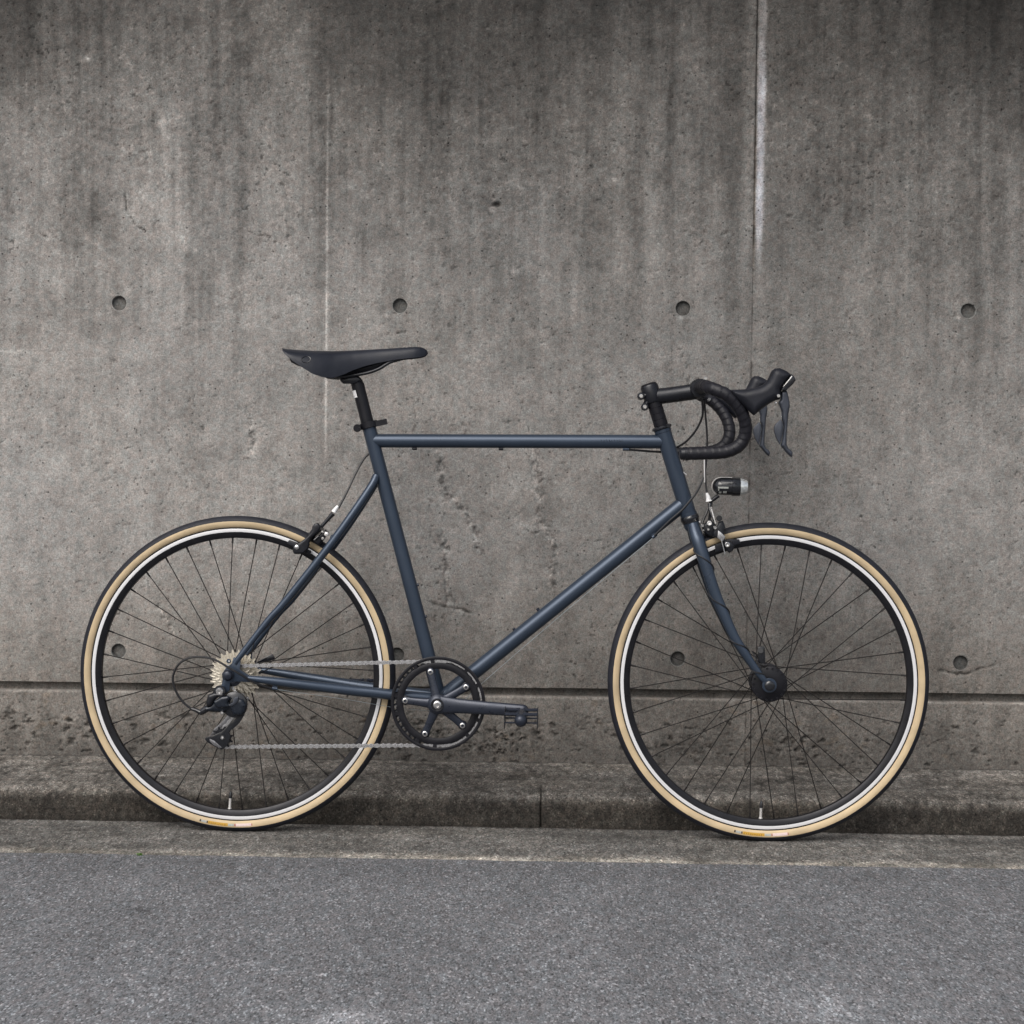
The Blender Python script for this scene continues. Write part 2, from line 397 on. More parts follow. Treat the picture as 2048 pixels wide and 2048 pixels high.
SCARS = [(WP((873, 905), (880, 940), (892, 985), (915, 1008), (938, 1028), (952, 1062), (958, 1100)), .009),
         (WP((882, 1070), (888, 1110), (892, 1160), (900, 1200), (925, 1215)), .010),
         (WP((1068, 905), (1078, 950), (1080, 1000), (1078, 1035), (1098, 1060), (1110, 1105), (1105, 1170)), .010),
         (WP((500, 840), (505, 880), (495, 910)), .008), (WP((318, 1212), (330, 1230), (345, 1265)), .006)]
def unproj(x, z):
    dx, dy, dz = x-CAM[0], WALL_Y-CAM[1], z-CAM[2]; w_ = dx*fw[0]+dy*fw[1]+dz*fw[2]
    return 1024+FPX*(dx*RT[0]+dy*RT[1]+dz*RT[2])/w_, 1024-FPX*(dx*UP[0]+dy*UP[1]+dz*UP[2])/w_
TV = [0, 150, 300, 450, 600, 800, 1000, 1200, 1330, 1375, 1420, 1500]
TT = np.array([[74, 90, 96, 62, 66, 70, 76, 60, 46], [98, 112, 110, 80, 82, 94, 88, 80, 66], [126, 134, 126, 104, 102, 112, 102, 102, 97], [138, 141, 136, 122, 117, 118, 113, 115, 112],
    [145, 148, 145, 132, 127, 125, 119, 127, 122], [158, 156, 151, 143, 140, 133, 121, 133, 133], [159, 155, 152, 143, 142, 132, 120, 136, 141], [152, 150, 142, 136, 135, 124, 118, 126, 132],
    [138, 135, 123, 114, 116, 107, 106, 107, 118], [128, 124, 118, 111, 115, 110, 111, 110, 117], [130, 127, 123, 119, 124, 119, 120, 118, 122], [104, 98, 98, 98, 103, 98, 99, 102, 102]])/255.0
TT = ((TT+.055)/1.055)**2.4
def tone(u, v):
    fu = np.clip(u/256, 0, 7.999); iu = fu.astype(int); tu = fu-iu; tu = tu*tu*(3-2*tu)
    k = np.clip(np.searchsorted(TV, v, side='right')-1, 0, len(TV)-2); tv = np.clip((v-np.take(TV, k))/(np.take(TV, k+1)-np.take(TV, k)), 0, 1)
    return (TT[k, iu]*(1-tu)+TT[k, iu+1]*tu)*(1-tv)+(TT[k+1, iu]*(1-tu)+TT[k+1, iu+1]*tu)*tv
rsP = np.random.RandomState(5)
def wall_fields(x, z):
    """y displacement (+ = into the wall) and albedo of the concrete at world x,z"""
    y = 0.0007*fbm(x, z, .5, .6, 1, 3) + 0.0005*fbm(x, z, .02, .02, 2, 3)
    # wall tone from coping to foot: stains plus lens vignette put into the colour
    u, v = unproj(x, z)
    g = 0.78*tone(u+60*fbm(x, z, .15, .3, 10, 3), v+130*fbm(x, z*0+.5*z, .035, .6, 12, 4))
    upz = .40+.85*sstep(.75, 1.5, z); blot = fbm(x, z, .13, .17, 43, 5, .75)
    st = fbm(x, z, .034, 1.1, 21, 4, .7); st2 = fbm(x, z, .011, .22, 31, 4, .7); mott = fbm(x, z, .045, .05, 41, 4, .7); fine = fbm(x, z, .011, .011, 45, 3, .7)
    g = g*np.clip(1+.62*st*upz+0.42*st2*upz+0.60*mott+.55*blot*upz+.45*fine*(1+.8*sstep(1.1, 1.6, z)), .35, 1.8)
    dots = sstep(.19, .29, fbm(x, z, .0058, .0058, 46, 2))*np.clip(.45+1.6*fbm(x, z, .12, .15, 47, 3)+.25*sstep(.3, 1.2, x), 0, 1)
    g = g*(1-.30*dots); flk = sstep(.16, .30, fbm(x, z, .0065, .0065, 48, 2))*np.clip(sstep(.9, 1.5, z)*.7+2*blot, 0, 1); g = g*(1+.45*flk)
    scuff = sstep(.30, .40, fbm(x, z, .035, .022, 149, 5, .8)); g = g*(1+.40*scuff*sstep(.9, 1.4, z))
    bug = sstep(.375, .40, fbm(x, z, .0062, .0062, 49, 1)); g = g*(1-.60*bug*np.clip(.35+2*fbm(x, z, .2, .2, 50, 2), 0, 1)); y = y+.0015*bug
    g = g*(1-0.15*np.exp(-((x-.52)/.10)**2)*sstep(.5, 1.3, z))
    # brownish damp near the base
    base = sstep(.62, .22, z+.12*fbm(x, z, .25, .1, 71, 3))
    low = sstep(.262, .25, z); 
    top = sstep(1.2, 1.8, z)
    warm = 0.050+0.045*base+.03*fbm(x, z, .2, .3, 81, 3)+.02*top
    # right seam: pale lime run beside it, drip stain further right
    dx = x-SEAM_R
    wob = .004*fbm(x*0, z, 1, .12, 91, 3)+.003*fbm(x, z, .006, .012, 90, 3)+.006*fbm(x, z, .02, .05, 89, 3)
    run = np.exp(-((dx-.0125-wob)/(.0095*(.45+.55*sstep(1.22, 1.36, z))))**4)*sstep(1.20, 1.40, z)*(1-.62*sstep(1.62, 1.80, z))
    g = g+0.25*run*(1+1.6*fbm(x, z, .01, .03, 92, 3))
    runl = np.exp(-((dx+.012)/.016)**2)*sstep(1.15, 1.5, z); g = g*(1+.42*runl)
    g = g*(1+.28*np.exp(-((dx-.02)/.02)**2)*sstep(.75, 1.15, z)*sstep(1.45, 1.2, z))
    g = g*(1-.22*np.exp(-((dx+.055)/.03)**2)*sstep(.9, 1.35, z))
    line = np.exp(-((dx-.0012*fbm(x*0, z, 1, .02, 94, 3))/.0022)**2); g = g*(1-.60*line*np.clip(.15+.85*sstep(1.2, 1.5, z)+2.6*fbm(x*0, z, 1, .03, 95, 3), 0, 1))
    # left form joint: hairline lime line
    dl = x-SEAM_L-.0008*fbm(x*0, z, 1, .2, 96, 2)
    g = g*(1+.95*np.exp(-(dl/.0022)**2)*sstep(.75, .95, z)*sstep(1.70, 1.45, z)*(1+fbm(x*0, z, 1, .07, 97, 3)))
    g = g*(1+.12*np.exp(-(dl/.010)**2)*sstep(.8, 1.0, z)*sstep(1.5, 1.3, z))
    # drip at far right
    xd = x-onwall(1955, 500)[0]
    wd = .004+.012*sstep(1.50, 1.25, z)
    g = g*(1-.33*np.exp(-((xd-.003*np.sin(z*18))/wd)**2)*sstep(1.56, 1.40, z)*sstep(.86, 1.10, z))
    # pale scuffs
    for (u, v, a, b, s) in ((170, 118, .018, .008, .35), (178, 112, .008, .010, .3), (325, 250, .010, .020, .32), (340, 275, .02, .012, .12), (1630, 205, .010, .007, .45), (1735, 232, .012, .004, .3),
                            (1226, 360, .010, .005, .45), (1020, 365, .016, .008, .25), (984, 418, .008, .007, .5), (1027, 545, .006, .007, .35), (1548, 218, .003, .008, .4), (795, 632, .010, .006, .3),
                            (775, 626, .007, .010, .35), (1362, 634, .008, .006, .4), (1381, 634, .008, .005, .3), (1918, 636, .006, .006, .3), (1395, 560, .02, .05, .12), (40, 705, .05, .004, .15),
                            (28, 722, .04, .010, .12), (715, 1082, .012, .010, .35), (1050, 1050, .02, .014, .22), (505, 900, .014, .03, .2), (222, 615, .014, .006, .25), (1400, 150, .014, .10, .18)):
        cx, cz = onwall(u, v); e = np.exp(-(((x-cx)/a)**2+((z-cz)/b)**2)**1.6*1.0)
        g = g*(1+1.5*s*e*(1+2.2*fbm(x, z, .006, .006, 98, 2)))
    # horizontal scratches
    for (p, s) in ((WP((0, 703), (60, 699), (105, 696)), .3), (WP((0, 735), (60, 741)), .25), (WP((150, 640), (225, 624)), .25), (WP((380, 645), (442, 643)), .3), (WP((1110, 252), (1150, 285)), .25)):
        D = seg_dist(x, z, p); g = g*(1+s*np.exp(-(D/.0016)**2))
    for p, wd_, dp in CRACKS:
        D = seg_dist(x+.007*fbm(x, z, .014, .014, 99, 3), z+.011*fbm(x, z, .014, .014, 100, 3), p)
        e = np.exp(-(D/(wd_*1.3))**2)*np.clip(.70+2.6*fbm(x, z, .012, .012, 101, 2), 0, 1)
        g = g*(1-.72*e); y = y+dp*e
    for p, wd_ in SCARS:
        D = seg_dist(x+.012*fbm(x, z, .03, .03, 102, 3), z, p)
        e = np.exp(-(D/wd_)**2); r = fbm(x, z, .010, .012, 103, 3)
        y = y+e*(.0002+.015*r); g = g*(1+.06*e+2.0*e*r); es = np.exp(-((D-.004)/.003)**2)*np.clip(.4+3*fbm(x, z, .02, .03, 106, 3), 0, 1); g = g*(1-.20*es)
        hole = e*sstep(.20, .30, fbm(x, z, .008, .008, 104, 2)); g = g*(1-.35*hole); y = y+.003*hole
    # spall left of centre
    cx, cz = onwall(994, 409); e = np.exp(-(((x-cx)/.009)**2+((z-cz)/.006)**2)**2); y = y+.009*e; g = g*(1-.6*e)
    # groove and the band under it
    zg = z-.0014*x
    band = sstep(.2568, .2540, zg); y = y-.0045*band
    lip = np.exp(-((zg-.2535)/.0026)**2); g = g*(1+.55*lip*np.clip(.55+1.6*fbm(x, z, .05, .01, 105, 3), 0, 1.2))  # light caught by the band's top chamfer, painted as a paler lip
    ins = (zg > .2560)*(zg < .2752)
    y = y+.020*ins; g = g*(1-.22*ins)
    # honeycombed, broken concrete along the foot
    amt = np.clip(-.10+4.0*fbm(x, z*.6, .20, .05, 111, 3), 0, 1)
    hz = sstep(.215, .165, zg+.03*fbm(x, z, .12, .05, 112, 3))*sstep(.108, .125, z)*amt
    hc = fbm(x+.006*fbm(x, z, .01, .01, 119, 2), z, .009, .0065, 113, 4, .7)
    pit = hz*sstep(.09, .20, hc); y = y+.0060*pit+hz*.004*fbm(x, z, .008, .006, 114, 3)
    g = g*(1-.48*pit)*(1+hz*1.0*fbm(x, z, .011, .007, 115, 3))
    blob = fbm(x, z, .02, .012, 117, 3); sc2 = sstep(.24, .19, zg)*sstep(.21, .27, blob); g = g*(1-.5*sc2); y = y+.004*sc2
    sc3 = sstep(.24, .31, fbm(x, z, .010, .009, 118, 3))*sstep(.42, .2, z); g = g*(1-.35*sc3); y = y+.0015*sc3
    g = np.clip(g, .014, .60)
    col = np.stack([g*(1+.80*warm), g*(1.0-.02*warm), g*(1-.90*warm)], -1)
    col = col*(1+run[..., None]*np.array([-.05, 0, .13]))
    rust = np.exp(-((x-SEAM_R)/.0024)**2)*sstep(1.15, 1.35, z)*sstep(1.62, 1.5, z)*.5
    rust = rust+.35*low*sstep(.2, .33, fbm(x, z, .03, .02, 120, 3))
    col = col*(1-rust[..., None]*np.array([.0, .18, .36]))
    return y, col
def axis(a, b, step, lo, hi, grow, extra=()):
    v = list(np.arange(a, b, step)); s = step
    p = a
    while p > lo: s = min(s*grow, .08); p -= s; v.append(max(p, lo))
    s = step; p = v[-1] if False else b
    while p < hi: v.append(p); s = min(s*grow, .08); p += s
    v.append(hi); v = np.unique(np.round(np.array(v+list(extra)), 6)); return v
def grid_obj(name, X, Y, Z, col, mat, parent=None, mask=None, flip=False):
    nz, nx = X.shape; V = np.stack([X, Y, Z], -1).reshape(-1, 3)
    i = np.arange(nz*nx).reshape(nz, nx)
    F = np.stack([i[:-1, :-1], i[:-1, 1:], i[1:, 1:], i[1:, :-1]], -1).reshape(-1, 4)
    if flip: F = F[:, ::-1]
    if mask is not None: F = F[mask.reshape(-1)]
    me = bpy.data.meshes.new(name)
    me.vertices.add(len(V)); me.vertices.foreach_set('co', V.ravel())
    me.loops.add(F.size); me.loops.foreach_set('vertex_index', F.ravel().astype(np.int32))
    me.polygons.add(len(F)); me.polygons.foreach_set('loop_start', np.arange(0, F.size, 4, dtype=np.int32))
    a = me.color_attributes.new('stain_shade', 'FLOAT_COLOR', 'POINT')
    c4 = np.ones((len(V), 4), np.float32); c4[:, :3] = col.reshape(-1, 3); a.data.foreach_set('color', c4.ravel())
    me.materials.append(M[mat]); me.update(); me.validate()
    me.polygons.foreach_set('use_smooth', np.ones(len(me.polygons), bool))
    o = bpy.data.objects.new(name, me); C.objects.link(o)
    if parent: o.parent = parent
    return o
def empty(name, loc, rz=0):
    o = bpy.data.objects.new(name, None); o.location = loc; o.rotation_euler = (0, 0, rz); o.empty_display_size = .1; C.objects.link(o); return o
def tag(o, label=None, cat=None, group=None, kind=None):
    if label: o['label'] = label
    if cat: o['category'] = cat
    if group: o['group'] = group
    if kind: o['kind'] = kind
    return o

wall = tag(empty('concrete_wall', (0, 0, 0)), 'grey weathered concrete retaining wall with streaks and round tie holes behind the bicycle', 'wall')
zs = axis(.095, 1.90, .0028, .02, 2.7, 1.25, (.2554, .2558, .2562, .2748, .2752, .2756))
STEP = .0028
for (xa, xb) in ((-3.6, SEAM_L), (SEAM_L, SEAM_R), (SEAM_R, 3.6)):
    a, b = max(xa, -1.36), min(xb, 1.16)
    xs = axis(a, b, STEP, xa, xb, 1.25)
    xs = xs[(xs >= xa) & (xs <= xb)]
    if xb == SEAM_R: xs = np.unique(np.concatenate([xs[xs < xb-.002], [xb-.0012, xb-.0009, xb]]))
    if xa == SEAM_R: xs = np.unique(np.concatenate([[xa, xa+.0009, xa+.0012], xs[xs > xa+.002]]))
    X, Z = np.meshgrid(xs, zs)
    Z = Z+.0014*X*np.exp(-((Z-.266)/.06)**2)
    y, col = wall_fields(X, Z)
    if abs(xb-SEAM_R) < 1e-9 or abs(xa-SEAM_R) < 1e-9:
        e = np.abs(X-SEAM_R) < .00095; y = y+e*(.0002+.0015*sstep(1.2, 1.5, Z)+.0035*np.clip(2.5*fbm(X*0, Z, 1, .03, 131, 3), 0, 1))
        X = X+np.where(np.abs(X-SEAM_R) < .006, .0016*fbm(X*0, Z, 1, .05, 130, 3)*(1-np.abs(X-SEAM_R)/.006), 0)
    Yw = WALL_Y+y
    mask = np.ones((len(zs)-1, len(xs)-1), bool)
    for hx, hz in HOLES:
        D = np.hypot(X-hx, Z-hz)
        if D.min() > .01: continue
        if HOLE_R < .02 and (abs(hx) > 1.33): continue
        ins = D < HOLE_R-.0012
        fi = ins[:-1, :-1] | ins[:-1, 1:] | ins[1:, :-1] | ins[1:, 1:]
        mask &= ~fi
        near = (~ins) & (D < HOLE_R+.0032)      # snap the rim of the opening to a true circle
        bd = np.zeros_like(ins); bd[:-1, :-1] |= fi; bd[1:, :-1] |= fi; bd[:-1, 1:] |= fi; bd[1:, 1:] |= fi
        bd &= ~ins
        k = np.where(bd, HOLE_R/np.maximum(D, 1e-6), 1.0)
        X = np.where(bd, hx+(X-hx)*k, X); Z = np.where(bd, hz+(Z-hz)*k, Z)
        Yw = np.where(bd, WALL_Y, Yw)
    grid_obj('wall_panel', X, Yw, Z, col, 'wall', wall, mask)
for hx, hz in HOLES:
    if abs(hx) > 1.33: continue
    a = np.linspace(0, 2*PI, 49); prof = [(HOLE_R+.0016, -.0003), (HOLE_R, .0002), (HOLE_R-.0006, .0065), (HOLE_R-.0025, .0085), (HOLE_R*.5, .0088), (0.0004, .0090)]
    R_, H_ = np.array([p[0] for p in prof]), np.array([p[1] for p in prof])
    jit = 1+.05*np.interp(a, np.linspace(0, 2*PI, 9), np.r_[rsP.rand(8), 0]-.5); jit[-1] = jit[0]
    X = hx+R_[:, None]*np.cos(a)*jit; Z = hz+R_[:, None]*np.sin(a)*jit; Y = WALL_Y+H_[:, None]+X*0
    uh, vh = unproj(np.array([hx]), np.array([hz])); g = .78*tone(uh, vh)[0]*np.array([1.25, 1.0, .45, .36, .52, .56])[:, None]*(1+.3*fbm(X, Z, .01, .01, 140, 2))  # recess shade put into the cup colour, deepest at the crease
    col = np.stack([g*1.01, g, g*.96], -1)
    grid_obj('tie_hole', X, Y, Z, col, 'wall', wall, flip=True)

# kerb: profile from the gutter line back and up to the wall
KY = 0.076
def kerb_sheet(x0, x1, name, parent):
    prof = [(KY-.0005, -.02), (KY-.0005, .0), (KY+.0005, .012), (KY+.002, .030), (KY+.0045, .046), (KY+.009, .057), (KY+.016, .065), (KY+.026, .0705), (KY+.040, .0745), (KY+.07, .080), (KY+.12, .088), (.24, .096), (.285, .102), (.325, .105)]
    py = np.array([p[0] for p in prof]); pz = np.array([p[1] for p in prof])
    s = np.r_[0, np.cumsum(np.hypot(np.diff(py), np.diff(pz)))]; ss = np.arange(0, s[-1], .0032); ss = np.r_[ss, s[-1]]
    yy = np.interp(ss, s, py); zz = np.interp(ss, s, pz)
    xs = axis(max(x0, -1.36), min(x1, 1.16), .0036, x0, x1, 1.3); xs = xs[(xs >= x0) & (xs <= x1)]
    joint = [e for e in (x0, x1) if abs(e) < .5]
    if joint: xs = np.unique(np.r_[xs[np.abs(xs-joint[0]) > .004], joint[0], joint[0]+(.0012 if x0 == joint[0] else -.0012), joint[0]+(.003 if x0 == joint[0] else -.003)])
    X, SS = np.meshgrid(xs, ss); Y = np.interp(SS, ss, yy); Z = np.interp(SS, ss, zz)
    n = fbm(X, SS, .05, .05, 201, 4); r = fbm(X, SS, .009, .014, 202, 3)
    Z = Z+np.where(SS > .055, .003*n+.0012*r, 0); Y = Y+np.where(SS < .09, .0035*n+.0016*r, 0)
    # chewed edge
    edge = np.exp(-((SS-.082)/.012)**2); chew = edge*sstep(.05, .22, fbm(X, SS, .03, .02, 203, 3)); Y = Y+.004*chew; Z = Z-.003*chew
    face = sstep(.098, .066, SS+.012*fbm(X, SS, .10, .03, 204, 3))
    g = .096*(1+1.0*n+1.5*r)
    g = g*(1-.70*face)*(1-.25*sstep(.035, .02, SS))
    g = g*(1+.28*np.exp(-((SS-.095)/.012)**2)*np.clip(.5+1.6*fbm(X, SS, .12, .02, 205, 3), 0, 1))
    band = fbm(X, SS, .6, .012, 206, 3); g = g*(1+.7*band*(1-face))
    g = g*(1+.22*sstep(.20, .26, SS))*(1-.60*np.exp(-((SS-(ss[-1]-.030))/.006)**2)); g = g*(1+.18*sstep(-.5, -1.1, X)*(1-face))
    pale = sstep(.20, .30, fbm(X, SS, .014, .010, 207, 3)); g = g*(1+.45*pale)
    if joint:
        e = np.exp(-(np.abs(X-joint[0])/.002)**2)*sstep(.2, .1, SS); Y = Y+.009*e; Z = Z-.002*e; g = g*(1-.5*e)
    warm = .075+.05*fbm(X, SS, .2, .05, 208, 3)+.05*face
    g = np.clip(g, .02, .5)
    col = np.stack([g*(1+warm), g, g*(1-1.2*warm)], -1)
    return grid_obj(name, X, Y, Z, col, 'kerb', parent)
JX = -0.012
kerb = tag(empty('kerb', (0, KY, 0)), None, None, None, 'structure')
for x0, x1 in ((-3.6, JX), (JX, 3.6)):
    o = kerb_sheet(x0, x1, 'kerb_stone', kerb); o.location = (0, -KY, 0)
# gutter
xs = axis(-1.36, 1.16, .0040, -3.6, 3.6, 1.3); ys = np.arange(-.262, KY+.012, .0036)
X, Y = np.meshgrid(xs, ys)
n = fbm(X, Y, .08, .07, 301, 4); r = fbm(X, Y, .009, .020, 302, 3)
Z = .0016*n+.0010*r+.0010
g = .128*(1+1.0*n+1.0*r)
edge = np.exp(-((Y+.198-.030*fbm(X, Y*0, .15, 1, 303, 3))/.030)**2)
g = g*(1+1.05*edge*np.clip(.75+2.6*fbm(X, Y, .07, .03, 304, 4), 0, 1.3))
g = g*(1-.30*np.exp(-((Y-.02-.02*fbm(X, Y*0, .3, 1, 305, 2))/.035)**2)*np.clip(.6+fbm(X, Y, .5, .03, 306, 3), 0, 1))
g = g*(1+.22*sstep(.045, .07, Y)*sstep(.1, .6, X)); g = g*(1-.35*np.exp(-((Y-KY)/.008)**2))
g = g*(1+.45*fbm(X, Y, .5, .03, 307, 3))
for u, v, a in ((27, 1681, .010), (88, 1702, .009), (845, 1714, .003)):
    pass
g = np.clip(g, .03, .5); warm = .055+.05*edge+.04*fbm(X, Y, .15, .05, 308, 3)
grid = grid_obj('gutter', X, Y, Z, np.stack([g*(1+warm*.7), g, g*(1-1.1*warm)], -1), 'gutter'); grid['kind'] = 'structure'
# road
xs = axis(-1.36, 1.16, .0048, -30, 30, 1.45); ys = axis(-1.62, -.224, .0046, -40, -.223, 1.45)
ys = np.unique(np.r_[ys[ys < -.2235], -.2235, -.2228])
X, Y = np.meshgrid(xs, ys)
ed = np.exp(-(np.abs(Y+.2232)/.02))
n = fbm(X, Y, .12, .25, 401, 4); r = fbm(X, Y, .010, .026, 402, 3)
Z = .0042+.0022*n+.0018*r; Z = np.where(Y > -.2232, -.006, Z)
Y2 = Y+ed*(.010*fbm(X, Y*0, .05, 1, 403, 4)-.001)
Y2 = Y2+ed*.0010*X
g = .146*(1+.30*n+.25*r)*(1-.13*np.exp(-((Y+.30)/.10)**2))*(1+.22*sstep(-.75, -1.45, Y))
g = g*(1+.10*fbm(X, Y, .6, .25, 404, 3))
def onroad(u, v, Z0=.004):
    d = fw+RT*(u-1024)/FPX+UP*(1024-v)/FPX; t = (Z0-CAM[2])/d[2]; p = CAM+t*d; return p[0], p[1]
for (u, v, a, b, s) in ((690, 2035, .045, .035, .75), (1650, 2020, .06, .06, .45), (285, 1821, .020, .016, -.45), (484, 1736, .010, .016, .5), (1180, 1935, .07, .09, .12), (1888, 1962, .03, .012, -.25),
                        (645, 1949, .005, .007, 1.6), (268, 1779, .003, .005, 1.6), (1935, 1912, .005, .006, 1.2), (1884, 1907, .003, .004, 1.5), (1983, 1771, .003, .004, 1.4), (640, 1860, .004, .005, .8)):
    cx, cy = onroad(u, v); e = np.exp(-(((X-cx)/a)**2+((Y-cy)/b)**2)); g = g*(1+s*e*(1+1.5*fbm(X, Y, .02, .02, 405, 3)))
g = np.clip(g, .03, .6)
road = grid_obj('road', X, Y2, Z, np.stack([g*.965, g*.985, g*1.045], -1), 'road'); road['kind'] = 'structure'
mb = MB(); mb.add([(-200, -200, -.03), (200, -200, -.03), (200, 200, -.03), (-200, 200, -.03)], [(0, 1, 2, 3)])
M['soil'] = simple('packed_soil', (.11, .10, .09), .95, scale=3)
o = link('ground', mb, 'soil'); o['kind'] = 'structure'
# weed growing at the joint between gutter and road
cx, cy = onroad(281, 1711)
wd = tag(empty('weed', (cx, cy, 0)), 'tiny green weed growing in the joint between gutter and asphalt', 'weed')
for k in range(16):
    a = random.uniform(0, 2*PI); L = random.uniform(.004, .010); h = random.uniform(.002, .008); q = random.uniform(.0012, .0024)
    d = np.array([math.cos(a), .7*math.sin(a), 0]); s = np.array([-math.sin(a), math.cos(a), 0]); o0 = np.array([random.uniform(-.004, .004), random.uniform(-.003, .003), .002])
    mb = MB(); p = [o0, o0+d*L*.5+s*q+[0, 0, h], o0+d*L+[0, 0, h*.7], o0+d*L*.5-s*q+[0, 0, h], o0+d*L*.5+[0, 0, h+.0006]]
    mb.add(p, [(0, 1, 4), (1, 2, 4), (2, 3, 4), (3, 0, 4)]); link('leaf', mb, 'weed', wd)

# ================================================================== BICYCLE
BY = -0.0087; ROOT = np.array([-0.10, 0.00087, 0.0])
bike = tag(empty('bicycle', tuple(ROOT), BY), 'slate blue road bicycle with drop handlebar and tan sidewall tyres standing against the wall', 'bicycle')
cb, sb = math.cos(-BY), math.sin(-BY)
RZ = np.array([[cb, -sb, 0], [sb, cb, 0], [0, 0, 1]])
O_ = RZ@(CAM-ROOT)
def P(u, v, d=0.0):
    """point of the bicycle seen at photo position u,v and lying d metres in front of its middle plane"""
    r = RZ@(fw+RT*(u-1024)/FPX+UP*(1024-v)/FPX); t = (-d-O_[1])/r[1]; return O_+t*r
def plate(x0, y0, s): return lambda x, y, d=0.0: P(x0+x/s, y0+y/s, d)
A_ = plate(540, 660, 4.83); B_ = plate(1240, 700, 4.83); C_ = plate(320, 1240, 6.44); D_ = plate(760, 1280, 5.682); E_ = plate(1380, 1240, 6.44)
F_ = plate(560, 980, 8.78); G_ = plate(560, 680, 6.0375); H_ = plate(1260, 730, 9.66); I_ = plate(1430, 720, 9.2); J_ = plate(1360, 930, 9.66)
K_ = plate(1220, 1040, 4.83); L_ = plate(780, 900, 3.864); M_ = plate(480, 1200, 6.44)
def poly(f, pts, d): return [(f(x, y, d)[0], f(x, y, d)[2]) for x, y in pts]
mir = lambda p: np.array([p[0], -p[1], p[2]])
def part(name, mb, mats, parent=bike, label=None, **k):
    o = link(name, mb, mats, parent, **k)
    if label: o['label'] = label
    return o
RW = np.array([-0.6637+.10, 0, .339]); FW_ = np.array([0.4656+.10, 0, .339])

